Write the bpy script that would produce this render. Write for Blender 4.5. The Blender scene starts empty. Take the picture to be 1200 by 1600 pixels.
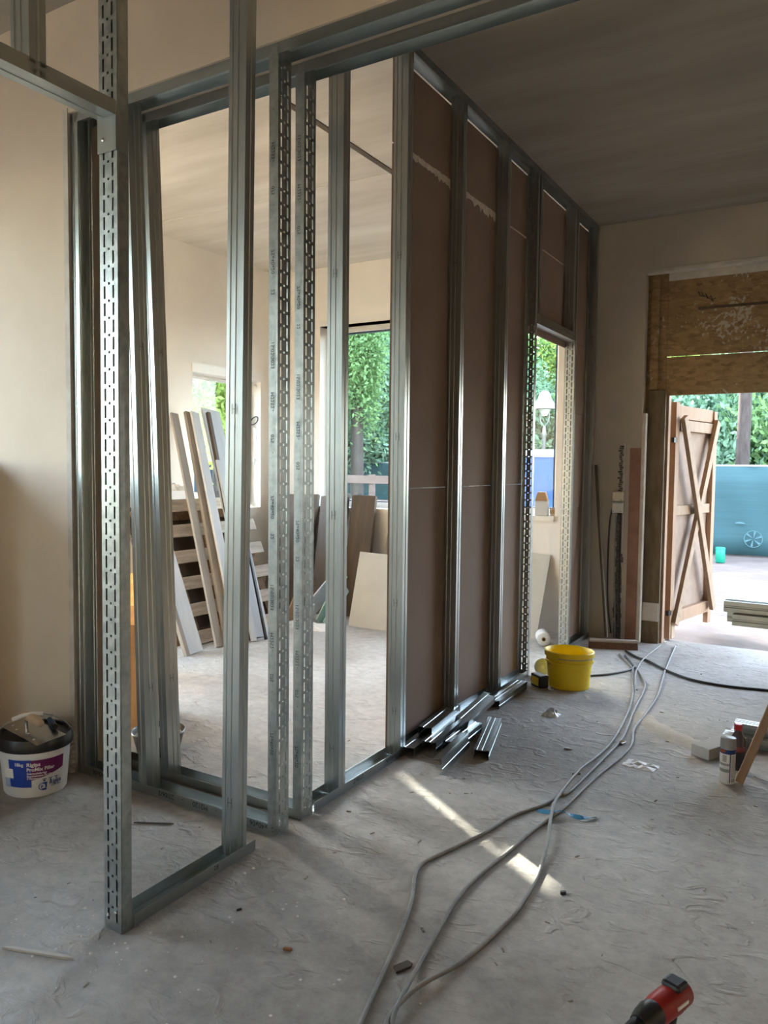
import bpy, bmesh, math, random
import numpy as np
from mathutils import Matrix, Vector
random.seed(7); rng = np.random.default_rng(7)
sc = bpy.context.scene
COL = sc.collection
R = math.radians

# ------------------------------------------------------------------ camera
cam_d = bpy.data.cameras.new('camera'); cam = bpy.data.objects.new('camera', cam_d); COL.objects.link(cam)
YAW, PITCH, ROLL, FPX, HCAM = -0.5405, 0.0590, 0.0110, 1205.0, 1.41
fw = Vector((math.sin(YAW)*math.cos(PITCH), math.cos(YAW)*math.cos(PITCH), -math.sin(PITCH)))
rt = Vector((math.cos(YAW), -math.sin(YAW), 0)); up = rt.cross(fw)
rt2 = rt*math.cos(ROLL) + up*math.sin(ROLL); up2 = up*math.cos(ROLL) - rt*math.sin(ROLL)
cam.matrix_world = Matrix(((rt2.x, up2.x, -fw.x, 0), (rt2.y, up2.y, -fw.y, 0), (rt2.z, up2.z, -fw.z, HCAM), (0, 0, 0, 1)))
cam_d.sensor_fit = 'VERTICAL'; cam_d.sensor_height = 24.0; cam_d.lens = 24.0*FPX/1600.0
cam_d.clip_start = 0.05; cam_d.clip_end = 300
sc.camera = cam

# ------------------------------------------------------------------ sky, sun, exposure
SUN_AZ = Vector((-0.845, 0.534, 0)); SUN_EL = R(22.5)
w = bpy.data.worlds.new('world'); sc.world = w; w.use_nodes = True
nt = w.node_tree; bg = nt.nodes['Background']
sky = nt.nodes.new('ShaderNodeTexSky'); sky.sky_type = 'NISHITA'; sky.sun_disc = False
sky.sun_elevation = SUN_EL; sky.sun_rotation = math.atan2(SUN_AZ.x, SUN_AZ.y); sky.air_density = 1.0; sky.dust_density = 1.8; sky.ozone_density = 0.6
mx = nt.nodes.new('ShaderNodeMixRGB'); mx.inputs[0].default_value = 0.42; mx.inputs[2].default_value = (2.75, 2.95, 3.2, 1)
nt.links.new(sky.outputs[0], mx.inputs[1]); nt.links.new(mx.outputs[0], bg.inputs[0]); bg.inputs[1].default_value = 0.30
sd = bpy.data.lights.new('sun', 'SUN'); sun = bpy.data.objects.new('sun', sd); COL.objects.link(sun)
sd.energy = 1.7; sd.angle = R(0.6); sd.color = (1.0, 0.90, 0.74)
toward = Vector((SUN_AZ.x*math.cos(SUN_EL), SUN_AZ.y*math.cos(SUN_EL), math.sin(SUN_EL)))
sun.rotation_euler = toward.to_track_quat('Z', 'Y').to_euler()

def portal(name, loc, size, normal):
    d = bpy.data.lights.new(name, 'AREA'); o = bpy.data.objects.new(name, d); COL.objects.link(o)
    d.shape = 'RECTANGLE'; d.size, d.size_y = size; d.cycles.is_portal = True
    o.location = loc; o.rotation_euler = (-Vector(normal)).to_track_quat('Z', 'Y').to_euler()
    return o
vs = sc.view_settings
vs.view_transform = 'Standard'; vs.look = 'None'; vs.gamma = 1.0; vs.use_curve_mapping = False
vs.exposure = 3.95
cy = sc.cycles
cy.use_denoising = True; cy.max_bounces = 10; cy.diffuse_bounces = 6; cy.glossy_bounces = 5; cy.transparent_max_bounces = 12
cy.sample_clamp_indirect = 8.0; cy.caustics_reflective = False; cy.caustics_refractive = False

# ------------------------------------------------------------------ materials
MATS = {}
def mat(name, c1, c2=None, scale=6.0, rough=0.6, metal=0.0, bump=0.0, bscale=40.0, stretch=(1, 1, 1), rvar=0.0, lo=0.35, hi=0.65, detail=6.0, dist=0.0, trans=0.0, spec=0.5):
    m = bpy.data.materials.new(name); m.use_nodes = True; t = m.node_tree; N = t.nodes; L = t.links
    b = N['Principled BSDF']; b.inputs['Roughness'].default_value = rough; b.inputs['Metallic'].default_value = metal
    b.inputs['Specular IOR Level'].default_value = spec
    b.inputs['Base Color'].default_value = (*c1, 1)
    tc = N.new('ShaderNodeTexCoord'); mp = N.new('ShaderNodeMapping'); mp.inputs['Scale'].default_value = stretch
    L.new(tc.outputs['Object'], mp.inputs[0])
    if c2 is not None:
        n = N.new('ShaderNodeTexNoise'); n.inputs['Scale'].default_value = scale; n.inputs['Detail'].default_value = detail
        n.inputs['Roughness'].default_value = 0.62; n.inputs['Distortion'].default_value = dist
        r = N.new('ShaderNodeValToRGB'); r.color_ramp.elements[0].position = lo; r.color_ramp.elements[1].position = hi
        r.color_ramp.elements[0].color = (*c1, 1); r.color_ramp.elements[1].color = (*c2, 1)
        L.new(mp.outputs[0], n.inputs[0]); L.new(n.outputs[0], r.inputs[0]); L.new(r.outputs[0], b.inputs['Base Color'])
        if rvar:
            mr = N.new('ShaderNodeMapRange'); mr.inputs[3].default_value = rough-rvar; mr.inputs[4].default_value = rough+rvar
            L.new(n.outputs[0], mr.inputs[0]); L.new(mr.outputs[0], b.inputs['Roughness'])
    if bump:
        n2 = N.new('ShaderNodeTexNoise'); n2.inputs['Scale'].default_value = bscale; n2.inputs['Detail'].default_value = 5
        bp = N.new('ShaderNodeBump'); bp.inputs['Strength'].default_value = bump; bp.inputs['Distance'].default_value = 0.01
        L.new(mp.outputs[0], n2.inputs[0]); L.new(n2.outputs[0], bp.inputs['Height']); L.new(bp.outputs[0], b.inputs['Normal'])
    if trans:
        tr = N.new('ShaderNodeBsdfTranslucent'); ms = N.new('ShaderNodeMixShader'); ms.inputs[0].default_value = trans
        out = N['Material Output']
        src = b.inputs['Base Color'].links[0].from_socket if b.inputs['Base Color'].is_linked else None
        if src: L.new(src, tr.inputs[0])
        else: tr.inputs[0].default_value = (*c1, 1)
        L.new(b.outputs[0], ms.inputs[1]); L.new(tr.outputs[0], ms.inputs[2]); L.new(ms.outputs[0], out.inputs[0])
    MATS[name] = m
    return m

galv = mat('galvanised_steel', (0.385, 0.415, 0.415), (0.455, 0.485, 0.48), 14, 0.33, 1.0, rvar=0.04, stretch=(1, 1, 0.3), bump=0.02, bscale=60)
galv_ua = mat('thick_galvanised_steel', (0.34, 0.365, 0.36), (0.48, 0.505, 0.49), 30, 0.36, 1.0, rvar=0.10, bump=0.04, bscale=90)
ink = mat('black_stamp_ink', (0.02, 0.025, 0.03), rough=0.7)
screw_m = mat('bright_screw_steel', (0.8, 0.8, 0.78), rough=0.2, metal=1.0)
plaster = mat('wall_plaster', (0.60, 0.515, 0.42), (0.67, 0.58, 0.48), 1.6, 0.85, bump=0.06, bscale=30)
plaster_w = mat('white_room_plaster', (0.74, 0.71, 0.665), (0.80, 0.775, 0.73), 1.6, 0.85, bump=0.05, bscale=30)
plaster_g = mat('dimmed_corridor_plaster', (0.44, 0.40, 0.345), (0.52, 0.475, 0.415), 1.6, 0.85, bump=0.06, bscale=30)  # darker plaster copy, the corridor's dimmer light toned into its colour
drywall = mat('brown_plasterboard_back', (0.205, 0.145, 0.112), (0.24, 0.172, 0.134), 3, 0.9)
torn = mat('torn_paper_plaster', (0.66, 0.60, 0.53), (0.5, 0.44, 0.38), 30, 0.9)
alu = mat('white_window_frame', (0.74, 0.73, 0.70), rough=0.45)
darkframe = mat('dark_window_seal', (0.03, 0.05, 0.09), rough=0.4)
wood_raw = mat('raw_spruce', (0.27, 0.185, 0.12), (0.33, 0.235, 0.155), 4, 0.7, stretch=(6, 6, 0.8), bump=0.03)
wood_leaf = mat('site_door_spruce', (0.29, 0.18, 0.11), (0.36, 0.23, 0.145), 4, 0.7, stretch=(7, 7, 0.8), bump=0.03)
wood_grey = mat('weathered_pallet_wood', (0.36, 0.30, 0.24), (0.56, 0.49, 0.41), 4, 0.85, stretch=(7, 0.8, 7), bump=0.08)
wood_dark = mat('pallet_stringer_wood', (0.12, 0.07, 0.038), (0.22, 0.145, 0.085), 4, 0.85, stretch=(1, 7, 7), bump=0.05)
wood_brown = mat('dark_brown_wood', (0.055, 0.034, 0.018), (0.10, 0.064, 0.036), 3, 0.6, stretch=(5, 5, 0.7), bump=0.04)
jambwood = mat('old_jamb_board', (0.095, 0.066, 0.036), (0.18, 0.137, 0.088), 3, 0.8, stretch=(5, 5, 1.2), bump=0.08)
board_grey = mat('grey_plasterboard', (0.52, 0.52, 0.49), (0.58, 0.58, 0.55), 4, 0.9)
board_white = mat('pale_plank_face', (0.50, 0.53, 0.56), (0.60, 0.63, 0.66), 4, 0.8, stretch=(4, 4, 0.5))
board_edge = mat('taupe_plank', (0.25, 0.225, 0.20), (0.34, 0.31, 0.28), 4, 0.8, stretch=(4, 4, 0.5))
board_warm = mat('light_wood_plank', (0.62, 0.43, 0.27), (0.70, 0.52, 0.35), 4, 0.75, stretch=(4, 4, 0.5))
board_green = mat('green_plasterboard', (0.38, 0.56, 0.50), (0.46, 0.64, 0.58), 6, 0.9)
cardb = mat('brown_cardboard', (0.36, 0.22, 0.11), (0.42, 0.27, 0.14), 3, 0.85)
ply = mat('orange_plywood', (0.52, 0.32, 0.13), (0.66, 0.43, 0.20), 2.2, 0.6, stretch=(1, 1, 6), dist=1.5, lo=0.42, hi=0.58)
yellow = mat('yellow_plastic', (0.80, 0.60, 0.01), (0.86, 0.67, 0.02), 5, 0.42)
white_pl = mat('white_plastic', (0.78, 0.80, 0.82), rough=0.4)
black_pl = mat('black_plastic', (0.012, 0.012, 0.013), rough=0.35)
blue_pl = mat('blue_label_print', (0.015, 0.06, 0.42), rough=0.45)
navy = mat('navy_print', (0.02, 0.04, 0.20), rough=0.45)
purple = mat('purple_label_print', (0.16, 0.008, 0.11), rough=0.45)
paleblue = mat('pale_blue_print', (0.35, 0.5, 0.66), rough=0.5)
white_ink = mat('white_print', (0.85, 0.85, 0.85), rough=0.5)
cable_grey = mat('grey_cable_sheath', (0.22, 0.22, 0.22), (0.30, 0.30, 0.295), 20, 0.55)
cable_blk = mat('black_cable_sheath', (0.03, 0.03, 0.03), rough=0.5)
red_pl = mat('red_tool_plastic', (0.30, 0.012, 0.008), rough=0.4)
red_cap = mat('red_cap_plastic', (0.55, 0.02, 0.03), rough=0.35)
blue_rope = mat('blue_plastic_strap', (0.05, 0.25, 0.45), rough=0.4)
wood_handle = mat('beech_handle', (0.50, 0.36, 0.24), (0.60, 0.45, 0.32), 8, 0.6)
steel = mat('trowel_steel', (0.55, 0.55, 0.55), rough=0.25, metal=1.0)
blue_handle = mat('dark_blue_rubber', (0.02, 0.06, 0.16), rough=0.5)
chalk = mat('white_plaster_crumbs', (0.75, 0.74, 0.72), rough=0.9)
brown_chip = mat('brown_chip', (0.30, 0.14, 0.07), rough=0.8)
brush_m = mat('broom_bristles', (0.10, 0.05, 0.035), (0.16, 0.08, 0.05), 60, 0.9, bump=0.4, bscale=200)
brick_m = mat('red_brown_bare_plaster', (0.24, 0.125, 0.09), (0.33, 0.19, 0.145), 7, 0.9, bump=0.15, bscale=25)
dark_hole = mat('dark_wall_chase', (0.05, 0.045, 0.04), (0.20, 0.18, 0.16), 45, 0.95, bump=0.5, bscale=60)
paleplast = mat('pale_jamb_plaster', (0.60, 0.57, 0.53), (0.48, 0.45, 0.41), 10, 0.9, bump=0.1)
tealmesh = mat('teal_privacy_mesh', (0.014, 0.052, 0.060), (0.020, 0.064, 0.073), 2, 0.8, stretch=(0.3, 1, 14))
pale_print = mat('pale_emblem_print', (0.05, 0.115, 0.13), rough=0.8)
galv_pale = mat('weathered_fence_pipe', (0.34, 0.37, 0.38), rough=0.5)
greenp = mat('bright_green_plastic', (0.005, 0.22, 0.14), rough=0.5)
orange = mat('orange_plastic', (0.45, 0.085, 0.015), rough=0.6)
toiletblue = mat('blue_cabin_plastic', (0.002, 0.050, 0.20), (0.003, 0.060, 0.23), 2, 0.5)
toiletwhite = mat('white_cabin_roof', (0.30, 0.34, 0.37), rough=0.5)
lampm = mat('pale_lantern_metal', (0.17, 0.17, 0.175), rough=0.5)
bark = mat('tree_bark', (0.030, 0.022, 0.018), (0.062, 0.050, 0.043), 5, 0.95, stretch=(4, 4, 0.7), bump=0.3, bscale=12)
leaf1 = mat('mid_green_leaves', (0.12, 0.23, 0.09), (0.20, 0.34, 0.12), 0.9, 0.6, trans=0.45)
leaf2 = mat('blue_green_leaves', (0.13, 0.25, 0.165), (0.19, 0.32, 0.20), 0.9, 0.6, trans=0.4)
leaf3 = mat('yellow_green_leaves', (0.24, 0.36, 0.08), (0.36, 0.46, 0.11), 0.9, 0.6, trans=0.5)
roof_m = mat('beige_roof', (0.50, 0.44, 0.34), (0.56, 0.49, 0.39), 2, 0.8)
housew = mat('pale_house_wall', (0.55, 0.52, 0.46), rough=0.9)
railw = mat('pinkish_site_boards', (0.115, 0.080, 0.066), (0.15, 0.108, 0.09), 3, 0.8, stretch=(0.5, 5, 5))
paperm = mat('crumpled_paper', (0.62, 0.57, 0.52), (0.74, 0.70, 0.66), 10, 0.9, bump=0.4, bscale=18)
foil = mat('clear_plastic_film', (0.55, 0.57, 0.58), (0.7, 0.72, 0.72), 12, 0.3, bump=0.3, bscale=20)
can_grey = mat('grey_cap_plastic', (0.33, 0.35, 0.36), rough=0.35)
mortar = mat('pale_sun_streak', (0.47, 0.435, 0.37), (0.40, 0.37, 0.32), 12, 0.95, bump=0.2)  # tan tone of the sun streak on the corridor floor

def osb_mat():
    m = bpy.data.materials.new('osb_strand_board'); m.use_nodes = True; t = m.node_tree; N, L = t.nodes, t.links
    b = N['Principled BSDF']; b.inputs['Roughness'].default_value = 0.75
    tc = N.new('ShaderNodeTexCoord'); mp = N.new('ShaderNodeMapping'); mp.inputs['Scale'].default_value = (1, 1, 2.2)
    L.new(tc.outputs['Object'], mp.inputs[0])
    v = N.new('ShaderNodeTexVoronoi'); v.inputs['Scale'].default_value = 16; L.new(mp.outputs[0], v.inputs[0])
    n = N.new('ShaderNodeTexNoise'); n.inputs['Scale'].default_value = 5; n.inputs['Distortion'].default_value = 2.5; L.new(mp.outputs[0], n.inputs[0])
    r = N.new('ShaderNodeValToRGB'); e = r.color_ramp.elements; e[0].position = .2; e[1].position = .8
    e[0].color = (0.165, 0.098, 0.044, 1); e[1].color = (0.37, 0.245, 0.12, 1)
    mixf = N.new('ShaderNodeMixRGB'); mixf.inputs[0].default_value = .55
    L.new(v.outputs['Color'], mixf.inputs[1]); L.new(n.outputs[0], mixf.inputs[2]); L.new(mixf.outputs[0], r.inputs[0])
    # plaster spatter and grey dirt
    n2 = N.new('ShaderNodeTexNoise'); n2.inputs['Scale'].default_value = 38; n2.inputs['Detail'].default_value = 3; L.new(tc.outputs['Object'], n2.inputs[0])
    n3 = N.new('ShaderNodeTexNoise'); n3.inputs['Scale'].default_value = 2.2; n3.inputs['Detail'].default_value = 4; L.new(tc.outputs['Object'], n3.inputs[0])
    r3 = N.new('ShaderNodeMapRange'); r3.inputs[1].default_value = .45; r3.inputs[2].default_value = .68; r3.inputs[3].default_value = -0.12; r3.inputs[4].default_value = .26
    L.new(n3.outputs[0], r3.inputs[0])
    ad = N.new('ShaderNodeMath'); ad.operation = 'ADD'; L.new(n2.outputs[0], ad.inputs[0]); L.new(r3.outputs[0], ad.inputs[1])
    th = N.new('ShaderNodeMapRange'); th.inputs[1].default_value = .60; th.inputs[2].default_value = .66; L.new(ad.outputs[0], th.inputs[0])
    mm = N.new('ShaderNodeMixRGB'); mm.inputs[2].default_value = (0.42, 0.38, 0.31, 1)
    L.new(th.outputs[0], mm.inputs[0]); L.new(r.outputs[0], mm.inputs[1]); L.new(mm.outputs[0], b.inputs['Base Color'])
    bp = N.new('ShaderNodeBump'); bp.inputs['Strength'].default_value = .15; L.new(mixf.outputs[0], bp.inputs['Height']); L.new(bp.outputs[0], b.inputs['Normal'])
    return m
osb = osb_mat()

def floor_mat():
    m = bpy.data.materials.new('dusty_concrete_screed'); m.use_nodes = True; t = m.node_tree; N, L = t.nodes, t.links
    b = N['Principled BSDF']; b.inputs['Roughness'].default_value = 0.78; b.inputs['Specular IOR Level'].default_value = 0.35
    tc = N.new('ShaderNodeTexCoord')
    n1 = N.new('ShaderNodeTexNoise'); n1.inputs['Scale'].default_value = 1.1; n1.inputs['Detail'].default_value = 8; n1.inputs['Distortion'].default_value = .6; L.new(tc.outputs['Object'], n1.inputs[0])
    r = N.new('ShaderNodeValToRGB'); e = r.color_ramp.elements; e[0].position = .33; e[1].position = .66
    e[0].color = (0.325, 0.305, 0.28, 1); e[1].color = (0.455, 0.447, 0.43, 1); L.new(n1.outputs[0], r.inputs[0])
    n2 = N.new('ShaderNodeTexNoise'); n2.inputs['Scale'].default_value = 16; n2.inputs['Detail'].default_value = 8; n2.inputs['Roughness'].default_value = .7; L.new(tc.outputs['Object'], n2.inputs[0])
    r2 = N.new('ShaderNodeMapRange'); r2.inputs[1].default_value = .3; r2.inputs[2].default_value = .7; r2.inputs[3].default_value = .80; r2.inputs[4].default_value = 1.16; L.new(n2.outputs[0], r2.inputs[0])
    mu = N.new('ShaderNodeMixRGB'); mu.blend_type = 'MULTIPLY'; mu.inputs[0].default_value = 1
    L.new(r.outputs[0], mu.inputs[1]); L.new(r2.outputs[0], mu.inputs[2]); L.new(mu.outputs[0], b.inputs['Base Color'])
    # trowel smears and shoe prints as relief
    mp = N.new('ShaderNodeMapping'); mp.inputs['Scale'].default_value = (1.0, 1.7, 1); mp.inputs['Rotation'].default_value = (0, 0, R(25)); L.new(tc.outputs['Object'], mp.inputs[0])
    n3 = N.new('ShaderNodeTexNoise'); n3.inputs['Scale'].default_value = 7; n3.inputs['Detail'].default_value = 6; n3.inputs['Distortion'].default_value = 1.4; L.new(mp.outputs[0], n3.inputs[0])
    mr = N.new('ShaderNodeMapRange'); mr.inputs[1].default_value = .54; mr.inputs[2].default_value = .70; L.new(n3.outputs[0], mr.inputs[0])
    n4 = N.new('ShaderNodeTexNoise'); n4.inputs['Scale'].default_value = 60; n4.inputs['Detail'].default_value = 6; L.new(tc.outputs['Object'], n4.inputs[0])
    ad = N.new('ShaderNodeMath'); ad.operation = 'MULTIPLY_ADD'; ad.inputs[1].default_value = .5; L.new(n4.outputs[0], ad.inputs[0]); L.new(mr.outputs[0], ad.inputs[2])
    bp = N.new('ShaderNodeBump'); bp.inputs['Strength'].default_value = .55; bp.inputs['Distance'].default_value = .009
    L.new(ad.outputs[0], bp.inputs['Height']); L.new(bp.outputs[0], b.inputs['Normal'])
    return m
floor_m = floor_mat()

def ceil_mat(nm, ca, cb):
    m = bpy.data.materials.new(nm); m.use_nodes = True; t = m.node_tree; N, L = t.nodes, t.links
    b = N['Principled BSDF']; b.inputs['Roughness'].default_value = 0.85
    tc = N.new('ShaderNodeTexCoord'); mp = N.new('ShaderNodeMapping'); mp.inputs['Scale'].default_value = (0.35, 2.2, 1); L.new(tc.outputs['Object'], mp.inputs[0])
    n1 = N.new('ShaderNodeTexNoise'); n1.inputs['Scale'].default_value = 1.5; n1.inputs['Detail'].default_value = 9; n1.inputs['Roughness'].default_value = .6; L.new(mp.outputs[0], n1.inputs[0])
    r = N.new('ShaderNodeValToRGB'); e = r.color_ramp.elements; e[0].position = .35; e[1].position = .68
    e[0].color = (*ca, 1); e[1].color = (*cb, 1); L.new(n1.outputs[0], r.inputs[0]); L.new(r.outputs[0], b.inputs['Base Color'])
    n2 = N.new('ShaderNodeTexNoise'); n2.inputs['Scale'].default_value = 24; n2.inputs['Detail'].default_value = 6; L.new(mp.outputs[0], n2.inputs[0])
    bp = N.new('ShaderNodeBump'); bp.inputs['Strength'].default_value = .12; bp.inputs['Distance'].default_value = .01; L.new(n2.outputs[0], bp.inputs['Height']); L.new(bp.outputs[0], b.inputs['Normal'])
    return m
ceil_m = ceil_mat('dimmed_concrete_soffit', (0.245, 0.212, 0.176), (0.335, 0.30, 0.256)); ceil_l = ceil_mat('brightened_concrete_soffit', (0.48, 0.455, 0.41), (0.64, 0.62, 0.575))  # same concrete, room brightness toned into its colour: dim first, bright second
sand_m = mat('pale_building_sand', (0.070, 0.056, 0.050), (0.102, 0.083, 0.074), 2.5, 0.95, bump=0.5, bscale=9, detail=9)

def glass_mat():
    m = bpy.data.materials.new('window_glass'); m.use_nodes = True; t = m.node_tree; N, L = t.nodes, t.links
    for n in list(N):
        if n.type == 'BSDF_PRINCIPLED': N.remove(n)
    tr = N.new('ShaderNodeBsdfTransparent'); tr.inputs[0].default_value = (0.93, 0.96, 0.95, 1)
    gl = N.new('ShaderNodeBsdfGlossy'); gl.inputs['Roughness'].default_value = 0.03
    lw_ = N.new('ShaderNodeLayerWeight'); lw_.inputs[0].default_value = .5
    pw = N.new('ShaderNodeMath'); pw.operation = 'POWER'; pw.inputs[1].default_value = 4.5; L.new(lw_.outputs['Facing'], pw.inputs[0])
    fr = N.new('ShaderNodeMath'); fr.operation = 'MULTIPLY_ADD'; fr.inputs[1].default_value = .8; fr.inputs[2].default_value = .035; L.new(pw.outputs[0], fr.inputs[0])
    ms = N.new('ShaderNodeMixShader'); L.new(fr.outputs[0], ms.inputs[0]); L.new(tr.outputs[0], ms.inputs[1]); L.new(gl.outputs[0], ms.inputs[2])
    L.new(ms.outputs[0], N['Material Output'].inputs[0]); return m
glass = glass_mat()

# ------------------------------------------------------------------ mesh helpers
class MB:
    def __init__(s): s.v = []; s.f = []; s.M = Matrix.Identity(4)
    def add(s, vs_, fs):
        k = len(s.v); s.v += [tuple(s.M @ Vector(p)) for p in vs_]; s.f += [tuple(i+k for i in f) for f in fs]; return s
    def box(s, a, b):
        (x0, y0, z0), (x1, y1, z1) = a, b
        return s.add([(x0,y0,z0),(x1,y0,z0),(x1,y1,z0),(x0,y1,z0),(x0,y0,z1),(x1,y0,z1),(x1,y1,z1),(x0,y1,z1)],
                     [(0,3,2,1),(4,5,6,7),(0,1,5,4),(1,2,6,5),(2,3,7,6),(3,0,4,7)])
    def cbox(s, c, d): return s.box([c[i]-d[i]/2 for i in range(3)], [c[i]+d[i]/2 for i in range(3)])
    def lathe(s, prof, n=32, sx=1.0, sy=1.0, cap0=True, cap1=True, c=(0, 0)):
        V = []; F = []
        for (r, z) in prof:
            for i in range(n):
                a = 2*math.pi*i/n; V.append((c[0]+r*sx*math.cos(a), c[1]+r*sy*math.sin(a), z))
        for j in range(len(prof)-1):
            for i in range(n):
                F.append((j*n+i, j*n+(i+1) % n, (j+1)*n+(i+1) % n, (j+1)*n+i))
        if cap0: F.append(tuple(reversed(range(n))))
        if cap1: F.append(tuple((len(prof)-1)*n+i for i in range(n)))
        return s.add(V, F)
    def tube(s, pts, r, n=8, cap=True):
        pts = [Vector(p) for p in pts]; V = []; F = []
        rr = r if isinstance(r, (list, tuple)) else [r]*len(pts)
        prev = None
        for i, p in enumerate(pts):
            t = (pts[min(i+1, len(pts)-1)] - pts[max(i-1, 0)]).normalized()
            ref = prev if prev is not None else (Vector((0, 0, 1)) if abs(t.z) < .9 else Vector((1, 0, 0)))
            u = t.cross(ref).normalized(); v = u.cross(t).normalized(); prev = v
            for k in range(n):
                a = 2*math.pi*k/n; V.append(tuple(p + (u*math.cos(a)+v*math.sin(a))*rr[i]))
        for j in range(len(pts)-1):
            for k in range(n): F.append((j*n+k, j*n+(k+1) % n, (j+1)*n+(k+1) % n, (j+1)*n+k))
        if cap: F.append(tuple(range(n-1, -1, -1))); F.append(tuple((len(pts)-1)*n+k for k in range(n)))
        return s.add(V, F)
    def sheet(s, poly, t, z0, z1):
        """thin bent sheet: polyline in local XY, thickness t, run along Z"""
        P = [Vector(p) for p in poly]; n = len(P); off = []
        for i in range(n):
            d = []
            if i > 0: d.append((P[i]-P[i-1]).normalized())
            if i < n-1: d.append((P[i+1]-P[i]).normalized())
            nn = [Vector((-q.y, q.x)) for q in d]
            m = sum(nn, Vector((0, 0)))/len(nn); m = m/max(m.length_squared, .25) if len(nn) > 1 else m
            off.append(P[i]+m*t)
        V = []; F = []
        for z in (z0, z1):
            V += [(p.x, p.y, z) for p in P] + [(p.x, p.y, z) for p in off]
        k = 2*n
        for i in range(n-1):
            F += [(i, i+1, k+i+1, k+i), (n+i+1, n+i, k+n+i, k+n+i+1), (i+1, i, n+i, n+i+1), (k+i, k+i+1, k+n+i+1, k+n+i)]
        F += [(0, k, k+n, n), (n-1, n+n-1, k+n+n-1, k+n-1)]
        return s.add(V, F)
    def prism(s, poly, z0, z1):
        n = len(poly); V = [(x, y, z0) for x, y in poly]+[(x, y, z1) for x, y in poly]
        return s.add(V, [tuple(range(n-1, -1, -1)), tuple(range(n, 2*n))]+[(i, (i+1) % n, n+(i+1) % n, n+i) for i in range(n)])
    def mesh(s, name, m, smooth=False):
        me = bpy.data.meshes.new(name); me.from_pydata(s.v, [], s.f)
        bm = bmesh.new(); bm.from_mesh(me); bmesh.ops.recalc_face_normals(bm, faces=bm.faces); bm.to_mesh(me); bm.free()
        ms = m if isinstance(m, (list, tuple)) else [m]
        for q in ms: me.materials.append(q)
        if smooth:
            me.polygons.foreach_set('use_smooth', [True]*len(me.polygons))
            me.set_sharp_from_angle(angle=R(smooth if smooth is not True else 40))
        return me
    def build(s, name, m, parent=None, smooth=False, bevel=0, **kw):
        return link(name, s.mesh(name, m, smooth), parent, bevel=bevel, **kw)
def link(name, me, parent=None, loc=(0, 0, 0), rot=(0, 0, 0), bevel=0, label=None):
    o = bpy.data.objects.new(name, me); COL.objects.link(o); o.location = loc; o.rotation_euler = rot
    if parent is not None: o.parent = parent
    if bevel:
        b = o.modifiers.new('bevel', 'BEVEL'); b.width = bevel; b.segments = 2; b.limit_method = 'ANGLE'
    if label: o['label'] = label
    return o
def tag(o, label, cat, group=None, kind=None):
    o['label'] = label
    if cat: o['category'] = cat
    if group: o['group'] = group
    if kind: o['kind'] = kind
    return o
def thing(name, loc, label, cat, group=None, rz=0.0, kind=None):
    o = bpy.data.objects.new(name, None); COL.objects.link(o); o.location = loc; o.rotation_euler = (0, 0, rz)
    o.empty_display_size = .05
    return tag(o, label, cat, group, kind)
def struct(o, label):
    o['kind'] = 'structure'; o['label'] = label; return o
def bx(name, a, b, m, parent=None, bevel=0, label=None): return MB().box(a, b).build(name, m, parent, bevel=bevel, label=label)
_font = {}
def text_geo(txt, size, bold=0.0):
    cu = bpy.data.curves.new('t', 'FONT'); cu.body = txt; cu.size = size; cu.resolution_u = 3; cu.offset = bold*size
    o = bpy.data.objects.new('t', cu); COL.objects.link(o)
    dg = bpy.context.evaluated_depsgraph_get(); dg.update(); me = o.evaluated_get(dg).to_mesh()
    V = [tuple(v.co) for v in me.vertices]; F = [tuple(p.vertices) for p in me.polygons]
    o.evaluated_get(dg).to_mesh_clear(); bpy.data.objects.remove(o); bpy.data.curves.remove(cu)
    return V, F
def text_part(name, txt, size, fn, m, parent, bold=0.0):
    V, F = text_geo(txt, size, bold)
    me = bpy.data.meshes.new(name); me.from_pydata([fn(x, y) for x, y, z in V], [], F); me.materials.append(m)
    return link(name, me, parent)
def smooth_path(pts, n=6):
    P = [Vector(p) for p in pts]; out = []
    for i in range(len(P)-1):
        p0, p1, p2, p3 = P[max(i-1, 0)], P[i], P[i+1], P[min(i+2, len(P)-1)]
        for k in range(n):
            t = k/n; t2, t3 = t*t, t*t*t
            out.append(.5*((2*p1)+(-p0+p2)*t+(2*p0-5*p1+4*p2-p3)*t2+(-p0+3*p1-3*p2+p3)*t3))
    return out+[P[-1]]
def oriented(name, me, p0, p1, xdir, parent=None, label=None):
    """object whose local Z runs p0 -> p1, local X as near xdir as possible"""
    p0, p1 = Vector(p0), Vector(p1); z = (p1-p0).normalized(); x = Vector(xdir); x = (x - z*x.dot(z)).normalized(); y = z.cross(x)
    o = bpy.data.objects.new(name, me); COL.objects.link(o)
    if parent is not None: o.parent = parent
    o.matrix_basis = Matrix(((x.x, y.x, z.x, p0.x), (x.y, y.y, z.y, p0.y), (x.z, y.z, z.z, p0.z), (0, 0, 0, 1)))
    if label: o['label'] = label
    return o

# ------------------------------------------------------------------ the building shell
XP = -1.81            # corridor face of the stud partition
YA0, YA1 = 2.235, 2.485   # wall that the double stud frame closes
YF, XL, ZC = 6.38, -5.15, 3.38
ZH = 2.925            # underside of the lintel
XREV = -2.965
# floor
fl = MB().box((-5.5, -4.4, -0.25), (3.4, 6.66, 0)).build('floor', floor_m); struct(fl, 'dusty grey concrete screed floor through all rooms')
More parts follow.
